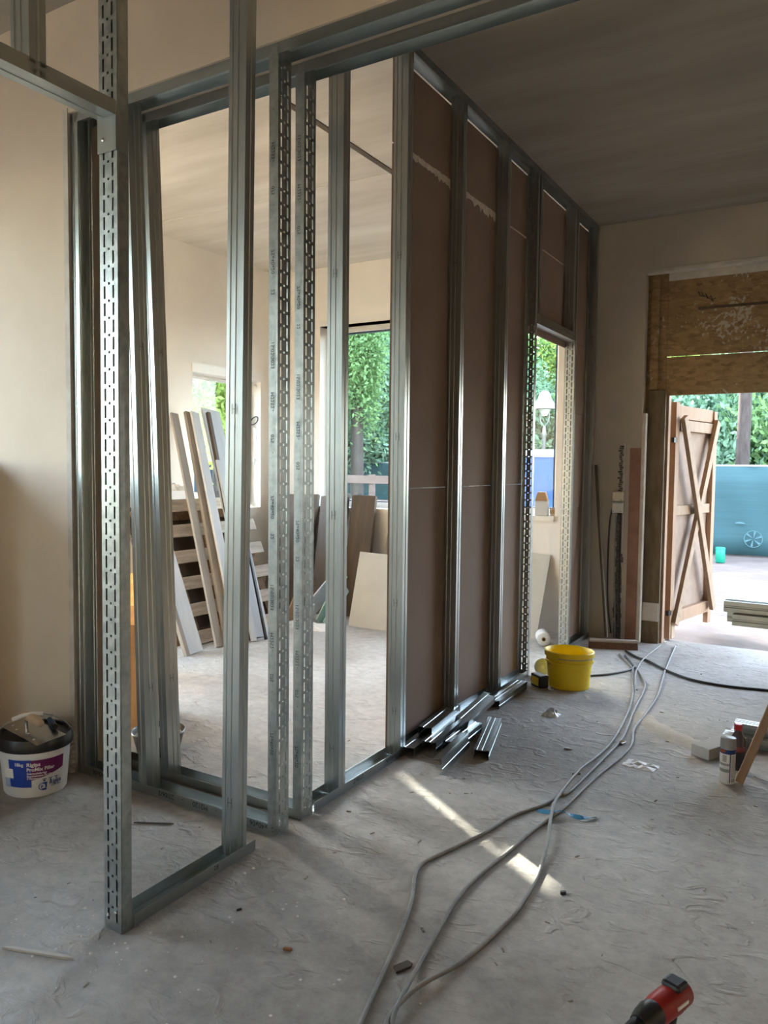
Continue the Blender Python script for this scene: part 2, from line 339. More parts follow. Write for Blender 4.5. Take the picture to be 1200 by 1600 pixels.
# ceiling with board joints
ce = MB().box((-5.5, -4.4, ZC), (3.4, YA1, ZC+.25)).box((XP-.04, YA1, ZC), (3.4, 6.74, ZC+.25)).build('ceiling', ceil_m); struct(ce, 'raw concrete ceiling over front room and corridor, toned darker for its dim light')
ce2 = MB().box((-5.5, YA1, ZC), (XP-.04, 6.74, ZC+.25)).build('ceiling', ceil_l); struct(ce2, 'smooth concrete ceiling over the back room, toned lighter for its bright light')
for k, (yy, d) in enumerate([(3.80, .0016), (4.62, .001), (5.30, .0016)]):
    bx('joint_ridge', (-1.80, yy, ZC-d), (3.38, yy+.05, ZC+.02), ceil_m, ce, bevel=.003)
MB().box((-2.715, 2.49, ZC-.006), (-2.675, 6.36, ZC+.01)).build('joint_strip', wood_brown, ce2, label='dark timber strip in ceiling joint')
bx('joint_ridge', (-5.1, 4.55, ZC-.004), (-1.9, 4.60, ZC+.02), ceil_l, ce2, bevel=.002)
# wall with the opening (left cheek, lintel, right cheek)
wf = MB().box((-5.45, YA0, 0), (XREV, YA1, ZC)).box((XREV, YA0, ZH), (1.6, YA1, ZC)).box((1.6, YA0, 0), (3.3, YA1, ZC)).build('wall_front', plaster)
struct(wf, 'beige plastered wall around the wide opening with steel frames')
MB().box((XREV-.03, YA0-.004, 0), (XREV+.002, YA0+.03, ZH+.02)).build('corner_bead', paleplast, wf)
# far outside wall with window and door openings
WX0, WX1, WZ0, WZ1 = -4.60, -2.13, 0.98, 2.80
DX0, DX1, DZ1 = -1.43, 0.35, 2.985
fw_ = MB()
fw_.box((-5.45, YF, 0), (WX0, YF+.36, ZC)).box((WX0, YF, 0), (WX1, YF+.36, WZ0)).box((WX0, YF, WZ1), (WX1, YF+.36, ZC))
fw_.box((WX1, YF, 0), (-1.86, YF+.36, ZC)).box((-1.86, YF, 0), (DX0, YF+.36, ZC)).box((DX0, YF, DZ1), (DX1, YF+.36, ZC)).box((DX1, YF, 0), (3.3, YF+.36, ZC))
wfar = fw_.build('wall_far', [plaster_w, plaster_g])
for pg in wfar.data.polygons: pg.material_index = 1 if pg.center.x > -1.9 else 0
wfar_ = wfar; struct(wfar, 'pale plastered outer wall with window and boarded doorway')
# left outside wall (small window, added back room and front room windows)
LY0, LY1, LZ0, LZ1 = 5.17, 6.12, 0.98, 2.28
FY0, FY1, FZ0, FZ1 = -1.1, 2.05, 0.9, 2.9
GY0, GY1, GZ0, GZ1 = 2.54, 3.86, 0.05, 3.1
lw = MB()
lw.box((XL-.30, -4.3, 0), (XL, FY0, ZC)).box((XL-.30, FY0, 0), (XL, FY1, FZ0)).box((XL-.30, FY0, FZ1), (XL, FY1, ZC)).box((XL-.30, FY1, 0), (XL, GY0, ZC)).box((XL-.30, GY0, 0), (XL, GY1, GZ0)).box((XL-.30, GY0, GZ1), (XL, GY1, ZC)).box((XL-.30, GY1, 0), (XL, LY0, ZC))
lw.box((XL-.30, LY0, 0), (XL, LY1, LZ0)).box((XL-.30, LY0, LZ1), (XL, LY1, ZC)).box((XL-.30, LY1, 0), (XL, YF+.36, ZC))
wl = lw.build('wall_left', plaster_w); struct(wl, 'pale plastered left outer wall with small window')
BX0, BX1 = -4.6, -3.9
wb = MB().box((-5.45, -4.3, 0), (BX0, -4.0, ZC)).box((BX0, -4.3, 0), (BX1, -4.0, .8)).box((BX0, -4.3, 2.75), (BX1, -4.0, ZC)).box((BX1, -4.3, 0), (3.3, -4.0, ZC)).build('wall_back', plaster)
struct(wb, 'beige plastered back wall behind the viewer')
wr = MB().box((3.0, -4.0, 0), (3.3, YF+.36, ZC)).build('wall_right', plaster); struct(wr, 'beige plastered right wall outside the frame')
# portals that guide daylight through the openings
portal('portal_far_window', ((WX0+WX1)/2, YF+.30, (WZ0+WZ1)/2), (WX1-WX0, WZ1-WZ0), (0, -1, 0))
portal('portal_door', ((DX0+DX1)/2, YF+.34, 1.0), (DX1-DX0, 2.0), (0, -1, 0))
portal('portal_left_window', (XL-.28, (LY0+LY1)/2, (LZ0+LZ1)/2), (LY1-LY0, LZ1-LZ0), (1, 0, 0))
portal('portal_back_room', (XL-.29, (GY0+GY1)/2, (GZ0+GZ1)/2), (GY1-GY0, GZ1-GZ0), (1, 0, 0))
portal('portal_front_left', (XL-.29, (FY0+FY1)/2, (FZ0+FZ1)/2), (FY1-FY0, FZ1-FZ0), (1, 0, 0))
portal('portal_back', ((BX0+BX1)/2, -4.29, 1.775), (BX1-BX0, 1.95), (0, 1, 0))

# windows
def window(name, kind_axis, a0, a1, z0, z1, depth, label, mull=(), sm_=None):
    """kind_axis 'y' = in far wall (runs along x); 'x' = in left wall (runs along y)"""
    o = thing(name, (0, 0, 0), label, None); o['kind'] = 'structure'
    def P(a, b, c0, c1, d0, d1, nm, m, par=o, bev=.004):
        if kind_axis == 'y': return bx(nm, (a, depth+d0, c0), (b, depth+d1, c1), m, par, bev)
        return bx(nm, (depth-d1, a, c0), (depth-d0, b, c1), m, par, bev)
    F = .055
    P(a0, a1, z1-F, z1, 0, .07, 'head', alu); P(a0, a1, z0, z0+F, 0, .07, 'sill', alu)
    P(a0, a0+F, z0+F, z1-F, 0, .07, 'jamb', alu); P(a1-F, a1, z0+F, z1-F, 0, .07, 'jamb', alu)
    edges = [a0+F]+[q for q in mull]+[a1-F]
    for q in mull: P(q-.05, q+.05, z0+F, z1-F, 0, .07, 'mullion', alu)
    for i in range(len(edges)-1):
        e0 = edges[i]+(.05 if i else 0); e1 = edges[i+1]-(.05 if i < len(edges)-2 else 0)
        for (q0, q1, r0, r1) in ((e0, e1, z0+F, z0+F+.012), (e0, e1, z1-F-.012, z1-F), (e0, e0+.018, z0+F, z1-F), (e1-.018, e1, z0+F, z1-F)):
            P(q0, q1, r0, r1, .012, .058, 'seal', sm_ or darkframe, o, 0)
        P(e0+.015, e1-.015, z0+F+.015, z1-F-.015, .032, .038, 'pane', glass, o, 0)
    return o
window('window_1', 'y', WX0, WX1, WZ0+.02, WZ1, YF+.14, 'wide white framed window in the far outer wall', (-2.95,))
window('window_2', 'x', LY0, LY1, LZ0+.02, LZ1, XL-.12, 'small white framed window in the left wall behind leaning planks', sm_=alu)
window('added_window_3', 'x', FY0, FY1, FZ0, FZ1, XL-.15, 'large window of the front room outside the frame, added for daylight', (-0.35,))  # unseen window, added for daylight from the left
window('added_window_5', 'x', GY0, GY1, GZ0, GZ1, XL-.15, 'tall window added to brighten the back room, hidden behind the left cheek of the opening')  # unseen window, added to brighten the back room
window('added_window_4', 'y', BX0, BX1, .8, 2.75, -4.2, 'large window in the back wall behind the viewer, added for daylight')  # unseen window, added for daylight from behind
# inner reveal trims
t1 = MB().box((WX0-.02, YF-.003, WZ1), (WX1+.02, YF+.14, WZ1+.07)).build('trim_1', alu); struct(t1, 'pale head trim over the wide far window')
t2 = MB().box((WX0, YF-.03, WZ0-.02), (WX1, YF+.14, WZ0+.02)).build('trim_2', plaster_w); struct(t2, 'rough pale sill below the wide far window')
t3 = MB().box((XL-.14, LY0-.01, LZ1-.03), (XL+.012, LY1, LZ1+.055)).build('trim_3', alu); struct(t3, 'white head board over the small left window')

# ------------------------------------------------------------------ steel profiles
def cw_poly(wd=.075, fl_=.048, lip=.006):
    h = wd/2; g = .0025
    web = [(-h, 0), (-h*.62, 0), (-h*.56, g), (-h*.12, g), (-h*.06, 0), (h*.06, 0), (h*.12, g), (h*.56, g), (h*.62, 0), (h, 0)]
    left = [(-h+lip, fl_), (-h, fl_), (-h, fl_*.62), (-h+.0025, fl_*.56), (-h+.0025, fl_*.46), (-h, fl_*.40)]
    right = [(-x, y) for x, y in reversed(left)]
    return left + web + right
def uw_poly(wd=.075, fl_=.04): h = wd/2; return [(-h, fl_), (-h, 0), (-h*.3, 0), (-h*.25, .002), (h*.25, .002), (h*.3, 0), (h, 0), (h, fl_)]
_mc = {}
def cw_mesh(L):
    k = ('cw', round(L, 3))
    if k not in _mc: _mc[k] = MB().sheet(cw_poly(), .0010, 0, L).mesh('stud', galv)
    return _mc[k]
def uw_mesh(L):
    k = ('uw', round(L, 3))
    if k not in _mc: _mc[k] = MB().sheet(uw_poly(), .0010, 0, L).mesh('track', galv)
    return _mc[k]
def ua_mesh(L):
    k = ('ua', round(L, 3))
    if k in _mc: return _mc[k]
    xs = [-.0375, -.0222, -.0147, -.0038, .0038, .0147, .0222, .0375]; pitch = .0487
    zs = [0.0, .03]; typ = ['s']; z = .03
    while z + pitch < L-.03:
        for d, ty in ((.036, 'slot'), (.0028, 's'), (.0070, 'dot'), (.0029, 's')):
            z += d; zs.append(z); typ.append(ty)
    zs.append(L); typ.append('s')
    V = []; idx = {}; F = []
    def vi(x, y, z):
        key = (round(x, 5), round(y, 5), round(z, 5))
        if key not in idx: idx[key] = len(V); V.append((x, y, z))
        return idx[key]
    for j in range(len(zs)-1):
        for i in range(7):
            if (typ[j] == 'slot' and i in (1, 5)) or (typ[j] == 'dot' and i == 3): continue
            F.append((vi(xs[i], 0, zs[j]), vi(xs[i+1], 0, zs[j]), vi(xs[i+1], 0, zs[j+1]), vi(xs[i], 0, zs[j+1])))
        for x in (-.0375, .0375):
            F.append((vi(x, 0, zs[j]), vi(x, .004, zs[j]), vi(x, .004, zs[j+1]), vi(x, 0, zs[j+1])))
    for x in (-.0375, .0375):
        F.append((vi(x, .004, 0), vi(x, .040, 0), vi(x, .040, L), vi(x, .004, L)))
    me = bpy.data.meshes.new('slotted_post'); me.from_pydata(V, [], F)
    bm = bmesh.new(); bm.from_mesh(me); bmesh.ops.recalc_face_normals(bm, faces=bm.faces)
    bmesh.ops.solidify(bm, geom=bm.faces[:], thickness=.0018); bm.to_mesh(me); bm.free()
    me.materials.append(galv_ua); _mc[k] = me
    return me
hm = MB()
for q in (-.009, .009): hm.box((q-.0006, -.0012, -.018), (q+.0006, .0, .018))
hm.box((-.009, -.0012, -.0007), (.009, 0, .0007)); H_ME = hm.mesh('punch_mark', mat('dark_punch_cut', (.07, .08, .085), rough=.5))
sm = MB(); sm.M = Matrix.Rotation(R(90), 4, 'X'); sm.lathe([(.0055, 0), (.005, .003), (.002, .004)], 10); SCREW = sm.mesh('screw', screw_m, True)
def stud(par, p0, p1, facing, punch=(), label=None):
    """facing: direction the web looks to"""
    f = Vector(facing); xd = Vector((0, 0, 1)).cross(-f)   # local Y = -facing (flanges)
    xd = (-f).cross(Vector((0, 0, 1)))
    L = (Vector(p1)-Vector(p0)).length
    o = oriented('stud', cw_mesh(L), p0, p1, xd, par, label)
    for z in punch: link('punch_mark', H_ME, o, (0, .0005, z))
    return o
def post(par, p0, L, facing, label=None, screws=True):
    f = Vector(facing); xd = (-f).cross(Vector((0, 0, 1)))
    o = oriented('slotted_post', ua_mesh(L), p0, Vector(p0)+Vector((0, 0, L)), xd, par, label)
    if screws:
        for x, z in ((-.018, .045), (.016, .062)): link('screw', SCREW, o, (x, -.002, z))
    return o
def track(par, p0, p1, opening, name='bottom_track', label=None):
    """opening: direction in which the flanges stand"""
    d = (Vector(p1)-Vector(p0)).normalized(); xd = Vector(opening).cross(d)
    return oriented(name, uw_mesh((Vector(p1)-Vector(p0)).length), p0, p1, xd, par, label)
UPV, DNV = (0, 0, 1), (0, 0, -1)
YR1, YR2 = 2.2825, 2.4375      # centre lines of the two rows

# row nearest the viewer
f1 = thing('stud_frame', (XREV, YR1, 0), 'front row of the twin steel stud frames in the wall opening', 'stud frame', 'twin frames in the wall opening')
def loc(o, p): return (p[0]-o.location.x, p[1]-o.location.y, p[2]-o.location.z)
def FR(o): return lambda *p: loc(o, p)
q = FR(f1)
bt = track(f1, q(XREV+.002, YR1, 0), q(XP, YR1, 0), UPV)
track(f1, q(XREV+.002, YR1, ZH-.001), q(1.59, YR1, ZH-.001), DNV, 'head_track')
stud(f1, q(XREV+.002, YR1, .003), q(XREV+.002, YR1, ZH-.004), (-1, 0, 0))
stud(f1, q(-2.512, YR1, .003), q(-2.60, YR1, ZH-.004), (1, 0, 0), (.45, 1.9), label='stud that leans out of plumb')
ep = post(f1, q(XP, YR1, .002), ZH-.006, (1, 0, 0))
# stamps on the bottom track, standing on their heads
YS = YR1-.0375-.0008
x0 = XP-.012
for txt, dx in (('75x40x06', 0), ('100', .215), ('-', .29), ('M2120', .34), ('-', .475), ('27/06/2', .53), ('75x40x06', .92)):
    text_part('stamp_text', txt, .030, (lambda dx: lambda x, y: loc(f1, (x0-dx-x, YS, .0335-y)))(dx), ink, f1)
def vstamp(par, x, y, z0, L):
    k = 0; z = z0
    words = ['75x40x20', '-', '075', '-', 'M2252', '-', '15/02/2023', '22', '-']
    while z < L:
        wv = words[k % len(words)]
        text_part('stamp_text', wv, .022, (lambda z: lambda tx, ty: loc(par, (x-.008-ty, y, z-tx)))(z), ink, par)
        z += .014*len(wv)+.05; k += 1
vstamp(f1, XP-.006, YS-.0012, .4, 2.75)

# row behind it
f2 = thing('stud_frame', (XREV, YR2, 0), 'rear row of the twin steel stud frames in the wall opening', 'stud frame', 'twin frames in the wall opening')
q = FR(f2)
track(f2, q(XREV+.002, YR2, 0), q(XP, YR2, 0), UPV)
track(f2, q(XREV+.002, YR2, ZH-.001), q(1.59, YR2, ZH-.001), DNV, 'head_track')
stud(f2, q(XREV+.002, YR2, .003), q(XREV+.002, YR2, ZH-.004), (-1, 0, 0))
stud(f2, q(-2.545, YR2, .003), q(-2.665, YR2, ZH-.004), (1, 0, 0), (.45, 1.9), label='stud that leans out of plumb')
post(f2, q(XP, YR2, .002), ZH-.006, (1, 0, 0))
vstamp(f2, XP-.006, YR2-.0375-.002, .3, 2.7)

# corridor partition
XC = XP-.0375
pf = thing('stud_partition', (XC, 2.5, 0), 'long steel stud partition with brown board backing and a doorway', 'stud partition')
q = FR(pf)
track(pf, q(XC, 2.49, 0), q(XC, 4.968, 0), UPV)
track(pf, q(XC, 5.80, 0), q(XC, YF-.002, 0), UPV)
track(pf, q(XC, 2.49, ZC-.001), q(XC, YF-.002, ZC-.001), DNV, 'head_track')
for yy, pu in ((2.665, (.20, 1.2, 2.2)), (3.195, (.22, .75, 1.55, 2.4)), (3.79, (.25, .9, 1.7, 2.5)), (4.415, (.25, .9, 1.7, 2.5))):
    stud(pf, q(XC, yy, .003), q(XC, yy, ZC-.004), (0, -1, 0), pu)
post(pf, q(XC, 4.968, .002), ZC-.006, (0, 1, 0))
post(pf, q(XC, 5.80, .002), ZC-.006, (0, -1, 0))
stud(pf, q(XC, 6.37, .003), q(XC, 6.37, ZC-.004), (0, 1, 0))
track(pf, q(XC, 4.972, 2.395), q(XC, 5.796, 2.395), UPV, 'door_header')
stud(pf, q(XC, 4.99, 2.40), q(XC, 4.99, ZC-.004), (0, -1, 0))
stud(pf, q(XC, 5.735, 2.40), q(XC, 5.735, ZC-.004), (0, -1, 0))
bx('header_lip', loc(pf, (XP-.076, 4.972, 2.372)), loc(pf, (XP+.001, 5.797, 2.394)), galv, pf)
for txt, yy in (('27/06/2', 2.86), ('75x40x06', 3.16)):
    text_part('stamp_text', txt, .026, (lambda yy: lambda x, y: loc(pf, (XP+.0012, yy-x, .033-y)))(yy), ink, pf)
XB = XP-.076-.0125
def panel(y0, y1, z0, z1): return bx('board_panel', loc(pf, (XB, y0, z0)), loc(pf, (XB+.0125, y1, z1)), drywall, pf)
for (y0, y1) in ((3.20, 3.818), (3.82, 4.438), (4.44, 4.955)):
    panel(y0, y1, .01, 1.30); panel(y0, y1, 1.302, 2.925); panel(y0, y1, 2.935, 3.33)
panel(4.957, 5.83, 2.33, 2.925); panel(4.957, 5.83, 2.935, 3.33)
for z0, z1 in ((.01, 1.1), (1.102, 1.85), (1.852, 2.4), (2.402, 3.33)): panel(5.832, YF-.005, z0, z1)
def ragged(y0, y1, z, seed):
    r = random.Random(seed); n = 26; T = []; B = []
    for i in range(n+1):
        y = y0+(y1-y0)*i/n; T.append((y, z+.010+.006*r.random())); B.append((y, z-.012-.022*r.random()**2*(1.6 if i > n*.4 else .6)))
    m = MB(); poly = T+B[::-1]
    V = [loc(pf, (XB+.0125, y, zz)) for y, zz in poly]+[loc(pf, (XB+.0150, y, zz)) for y, zz in poly]; k = len(poly)
    F = []
    for i in range(n): F.append((k+i, k+i+1, k+2*n+1-i-1, k+2*n+1-i)); 
    for i in range(k): F.append((i, (i+1) % k, k+(i+1) % k, k+i))
    return m.add(V, F).build('torn_joint', torn, pf, label='torn paper edge of a board joint')
ragged(3.245, 3.79, 2.93, 1); ragged(3.84, 4.41, 2.93, 2)

# near door frame in the same line
nf = thing('door_stud_frame', (XC, 1.515, 0), 'free standing steel door frame with slotted post, nearest the viewer', 'stud frame')
q = FR(nf)
track(nf, q(XC, 1.519, 0), q(XC, 2.125, 0), UPV)
post(nf, q(XC, 1.515, .002), ZC-.004, (0, -1, 0))
bx('back_liner', loc(nf, (XP-.0735, 1.548, .003)), loc(nf, (XP-.0015, 1.5545, ZC-.006)), galv, nf)
stud(nf, q(XC-.004, 2.03, .003), q(XC+.028, 2.03, ZC-.004), (0, -1, 0), (.20, 1.6))
track(nf, q(XC, .42, 2.385), q(XC, 1.512, 2.385), UPV, 'door_header')
bx('header_collar', loc(nf, (XP-.0765, 1.510, 2.29)), loc(nf, (XP+.0015, 1.5125, 2.388)), galv, nf)
bx('header_collar', loc(nf, (XP+.0002, 1.510, 2.29)), loc(nf, (XP+.002, 1.552, 2.388)), galv, nf)
link('screw', SCREW, nf, loc(nf, (XC-.012, 1.509, 2.325)))
stud(nf, q(XC, 1.245, 2.388), q(XC, 1.245, ZC-.004), (0, -1, 0))
track(nf, q(XC, .3, ZC-.002), q(XC, 2.23, ZC-.002), DNV, 'head_track')
stud(nf, q(XC, .40, .003), q(XC, .40, ZC-.004), (0, 1, 0))
mt = MB().prism([(0, 0), (.0, .038), (.022, 0)], 0, .0012); mt.build('cut_flap', galv, nf, loc=loc(nf, (XP+.0015, 1.56, 0)), rot=(R(90), 0, R(90)))
nf.rotation_euler = (0, .0055, 0)
text_part('stamp_text', '82', .022, lambda x, y: loc(nf, (XP+.0012, 1.93-x, .034-y)), ink, nf)

# ------------------------------------------------------------------ boarded doorway, jamb and wall marks
dw = thing('doorway_boarding', (DX0, YF, 0), 'rough chipboard boarding and old jamb boards closing the top of the far doorway', 'boarding')
q = FR(dw)
def dbox(nm, a, b, m, bev=.003, label=None): return bx(nm, q(*a), q(*b), m, dw, bev, label)
dbox('chipboard', (-1.275, YF+.10, 2.31), (DX1, YF+.122, 2.97), osb, 0)
dbox('chipboard', (-1.275, YF+.10, 2.00), (DX1, YF+.122, 2.302), osb, 0)
dbox('nailing_batten', (-1.40, YF+.065, 2.05), (-1.335, YF+.10, 2.94), osb)
dbox('chipboard', (-1.434, YF+.10, 0.0), (-1.277, YF+.122, 2.97), osb, 0)
dbox('top_board', (-1.275, YF+.094, 2.90), (DX1, YF+.099, 2.97), paleplast, 0)
dbox('rail', (-1.05, YF+.092, 2.655), (DX1, YF+.0995, 2.675), wood_brown, 0)
dbox('jamb_board', (-1.40, YF+.062, 0.0), (-1.265, YF+.098, 2.04), jambwood)
dbox('jamb_edge', (-1.268, YF+.10, 0.0), (-1.245, YF+.19, 2.0), wood_leaf)
dbox('jamb_bead', (-1.428, YF-.012, 0.0), (-1.395, YF+.05, 1.86), paleplast, .008)
dbox('base_block', (-1.40, YF+.055, 0.18), (-1.27, YF+.0615, 0.33), paleplast)
dbox('lintel_edge', (DX0, YF-.004, DZ1-.03), (DX1, YF+.08, DZ1), paleplast)
def scribble():
    m = MB()
    pts = [(-1.055, 2.795), (-1.04, 2.77), (-1.03, 2.79), (-1.015, 2.755), (-1.0, 2.775), (-.985, 2.735), (-.965, 2.755), (-.95, 2.725), (-.925, 2.735)]
    m.tube([q(x, YF+.0985, z) for x, z in pts], .004, 5); m.tube([q(-1.05, YF+.0985, 2.765), q(-.99, YF+.0985, 2.75), q(-.94, YF+.0985, 2.71)], .003, 5)
    return m.build('pencil_scribble', ink, dw)
scribble()
# bare patch and chase are part of the wall
bx('bare_patch', (-1.515, YF-.004, 0.0), (-1.43, YF+.02, 1.58), brick_m, wfar, label='red brown bare strip beside the doorway')
ch = MB()
r = random.Random(5)
for k in range(26):
    z = .02+k*.042; wd = .022+.012*r.random(); cx = -1.588+.01*r.random(); ch.cbox((cx, YF, z+.02), (wd*2, .006, .043))
ch.build('wall_chase', dark_hole, wfar, label='dark open cable chase in the plaster')
c2 = MB()
for k in range(22):
    z = 1.235+k*.017; c2.cbox((-1.585+.006*math.sin(k*1.9), YF, z), (.016+.02*r.random(), .005, .014))
c2.build('wall_chase', dark_hole, wfar)
bx('plaster_ridge', (-1.562, YF-.010, .72), (-1.548, YF, 1.62), paleplast, wfar)

def junction(z0, z1, label, m, nm):
    o = thing(nm, (-1.595, YF, z0), label, 'junction box', 'junction boxes by the doorway')
    bx('body', (-.042, -.045, 0), (.042, 0, z1-z0), m, o, .004); bx('lid', (-.038, -.052, .004), (.038, -.044, z1-z0-.004), m, o, .003)
    for sx in (-.03, .03): link('screw', SCREW, o, (sx, -.053, .012))
jb1 = mat('yellowed_socket_plastic', (0.66, 0.60, 0.48), rough=.5); jb2 = mat('grey_socket_plastic', (0.64, 0.64, 0.62), rough=.5)
junction(1.15, 1.228, 'yellowed junction box on the wall, upper one of the pair', jb1, 'junction_box')
junction(1.055, 1.14, 'grey junction box on the wall, lower one of the pair', jb2, 'junction_box')
def cable(name, pts, rad, m, label, cat='cable', group=None, n=6):
    o = MB().tube(smooth_path(pts, n), rad, 8).build(name, m, None, smooth=60); return tag(o, label, cat, group)
G = 'loose wires hanging on the far wall'
cable('hanging_wire', [(-1.638, YF-.02, 1.09), (-1.66, YF-.02, .95), (-1.665, YF-.018, .6), (-1.655, YF-.02, .3), (-1.62, YF-.03, .06)], .007, cable_blk, 'black wire bulging left of the junction boxes down the wall', 'wire', G)
cable('hanging_wire', [(-1.61, YF-.015, 1.06), (-1.612, YF-.012, .6), (-1.595, YF-.02, .2), (-1.585, YF-.05, .03)], .006, cable_grey, 'grey wire hanging straight below the junction boxes', 'wire', G)
cable('hanging_wire', [(-1.575, YF-.014, 1.06), (-1.572, YF-.012, .55), (-1.555, YF-.02, .2), (-1.54, YF-.06, .02)], .006, cable_blk, 'black wire hanging beside the bare brown strip', 'wire', G)

# ------------------------------------------------------------------ site door leaf, opened outwards
DLEN, DHT = .92, 1.95
dl = thing('site_door', (-1.255, YF+.24, .01), 'raw timber braced site door swung open outside the far doorway', 'door', rz=math.atan2(.955, .20))
leafbrd = mat('pinkish_chipboard', (0.25, 0.18, 0.14), (0.34, 0.255, 0.20), 9, 0.8, lo=.3, hi=.7)
# local x along the leaf, local -y is the side seen from indoors
T = .012
bx('sheathing', (.0, 0, .6155), (DLEN, T, 1.2545), leafbrd, dl); bx('sheathing', (.0, 0, 1.255), (DLEN, T, DHT-.02), leafbrd, dl); bx('sheathing', (.0, 0, .10), (DLEN, T, .615), leafbrd, dl)
bx('stile', (0, -.045, 0), (.075, 0, DHT), wood_leaf, dl, .003); bx('stile', (DLEN-.075, -.045, .02), (DLEN, 0, DHT-.03), wood_leaf, dl, .003)
bx('top_rail', (.075, -.03, DHT-.13), (DLEN-.075, 0, DHT-.02), wood_leaf, dl, .003); bx('batten', (.10, -.045, DHT-.23), (DLEN-.08, -.002, DHT-.14), wood_raw, dl, .003)
bx('bottom_rail', (.075, -.045, .12), (DLEN-.075, -.001, .22), wood_leaf, dl, .003)
bx('middle_rail', (.08, -.03, 1.02), (DLEN-.08, -.001, 1.10), wood_raw, dl, .003)
def brace(a, b, off):
    a, b = Vector(a), Vector(b); d = b-a
    m = MB().cbox((d.length/2, 0, 0), (d.length, .035, .075))
    o = m.build('brace', wood_raw, dl, bevel=.003); o.location = (a.x, off, a.y); o.rotation_euler = (0, -math.atan2(d.y, d.x), 0); return o
brace((.07, DHT-.12), (DLEN-.06, .16), -.082); brace((.06, .12), (DLEN-.05, DHT-.12), -.064)
bx('foot_block', (.03, -.05, -.0), (.10, .03, .12), wood_raw, dl, .003)
bx('hinge', (-.03, -.02, 1.62), (.03, -.046, 1.66), black_pl, dl); bx('hinge', (-.03, -.02, .2), (.03, -.046, .24), black_pl, dl)

# ------------------------------------------------------------------ things along the corridor
def channel(name, p0, p1, label, kind='uw', roll=0.0, z=0.0, mat_=None):
    """loose steel offcut lying web up (roll 0), p0/p1 = (x, y) of its ends"""
    a, b = Vector((*p0, 0)), Vector((*p1, 0)); L = (b-a).length
    poly = uw_poly() if kind == 'uw' else cw_poly()
    hh = .04 if kind == 'uw' else .048
    mb = MB(); mb.M = Matrix.Rotation(R(90), 4, 'X') @ Matrix.Rotation(R(180), 4, 'Z')
    mb.sheet(poly, .0012, -L/2, L/2)
    o = mb.build(name, mat_ or galv); ang = math.atan2((b-a).y, (b-a).x)-math.pi/2
    o.rotation_euler = (0, roll, ang) if not isinstance(roll, tuple) else (*roll, ang)
    c = (a+b)/2; o.location = (c.x, c.y, z+hh)
    return tag(o, label, 'steel offcut', 'steel profile offcuts on the floor')
channel('steel_offcut', (-1.795, 3.235), (-1.840, 3.80), 'steel offcut lying in the bottom track beside the first boarded bay, lowest of its pair', z=.001)
channel('steel_offcut', (-1.800, 3.43), (-1.845, 3.86), 'steel offcut stacked on the one lying against the partition', z=.043)
channel('steel_offcut', (-1.715, 3.315), (-1.765, 3.83), 'steel offcut with open end facing the viewer, second from the partition', z=.012, kind='cw')
channel('steel_offcut', (-1.670, 3.60), (-1.722, 4.08), 'bright steel offcut lying tilted on top of the heap', z=.062, roll=R(14))
channel('steel_offcut', (-1.632, 3.375), (-1.650, 3.72), 'short steel offcut in the middle of the heap below the bright one', z=.010, kind='cw')
channel('steel_offcut', (-1.54, 3.11), (-1.585, 3.50), 'steel offcut lying on its side at the near edge of the heap', z=-.001, roll=R(82))
channel('steel_offcut', (-1.465, 3.38), (-1.60, 3.87), 'ribbed steel offcut set apart at the right of the heap', z=.0, kind='cw')
channel('steel_offcut', (-1.73, 4.155), (-1.745, 4.65), 'steel offcut alone at the foot of the slotted door post', z=.0, kind='cw')

yb = thing('yellow_bucket', (-1.50, 4.85, 0), 'yellow plastic bucket standing on the floor by the partition doorway', 'bucket')
prof = [(.118, 0), (.124, .004), (.140, .20), (.149, .203), (.152, .235), (.146, .24), (.139, .235), (.134, .20), (.115, .012), (.0, .012)]
MB().lathe(prof, 40, 1.06, .95, True, False).build('body', yellow, yb, smooth=50)
MB().lathe([(.141, .165), (.146, .167), (.146, .176), (.141, .178)], 40, 1.06, .95, False, False).build('rib', yellow, yb, smooth=50)
hd = [(.150*math.cos(a)*1.06, .150*math.sin(a)*.95-.004, .205-.06*max(0, math.sin(a*1.0))) for a in np.linspace(R(-100), R(15), 14)]
MB().tube(hd, .0028, 6).build('wire_handle', galv_pale, yb, smooth=60)
def on_bucket(phi0, R0, R1, z0, z1, sx=1, sy=1, off=.0008):
    def S(s, t):
        rr = R0+(R1-R0)*(t-z0)/(z1-z0)+off; a = phi0+s/((R0+R1)/2); return (rr*sx*math.cos(a), rr*sy*math.sin(a), t)
    return S
def patch(name, poly_top, poly_bot, s0, s1, S, m, par, n=14):
    """label patch between bottom(s) and top(s)"""
    V = []; F = []
    for i in range(n+1):
        s = s0+(s1-s0)*i/n; b0, t0 = poly_bot(s), poly_top(s)
        for j in range(4): V.append(S(s, b0+(t0-b0)*j/3))
    for i in range(n):
        for j in range(3): k = i*4+j; F.append((k, k+4, k+5, k+1))
    return MB().add(V, F).build(name, m, par, smooth=60)
ph = math.atan2(-4.85, 1.50)
S = on_bucket(ph, .119, .140, 0, .20, 1.06, .95)
dkgreen = mat('dark_green_print', (0.02, 0.10, 0.05), rough=.5)
patch('round_label', lambda s: .105+math.sqrt(max(0, .055**2-(s+.135)**2)), lambda s: .105-math.sqrt(max(0, .055**2-(s+.135)**2)), -.19, -.08, S, dkgreen, yb)
for k in range(5): patch('print_line', lambda s, k=k: .134-.009*k, lambda s, k=k: .131-.009*k, -.07+.004*(k % 2), -.03+.006*(k % 3), S, ink, yb, 4)
o = thing('tape_measure', (-1.655, 4.74, 0), 'small black and yellow tape measure leaning by the yellow bucket', 'tape measure', rz=R(-35))
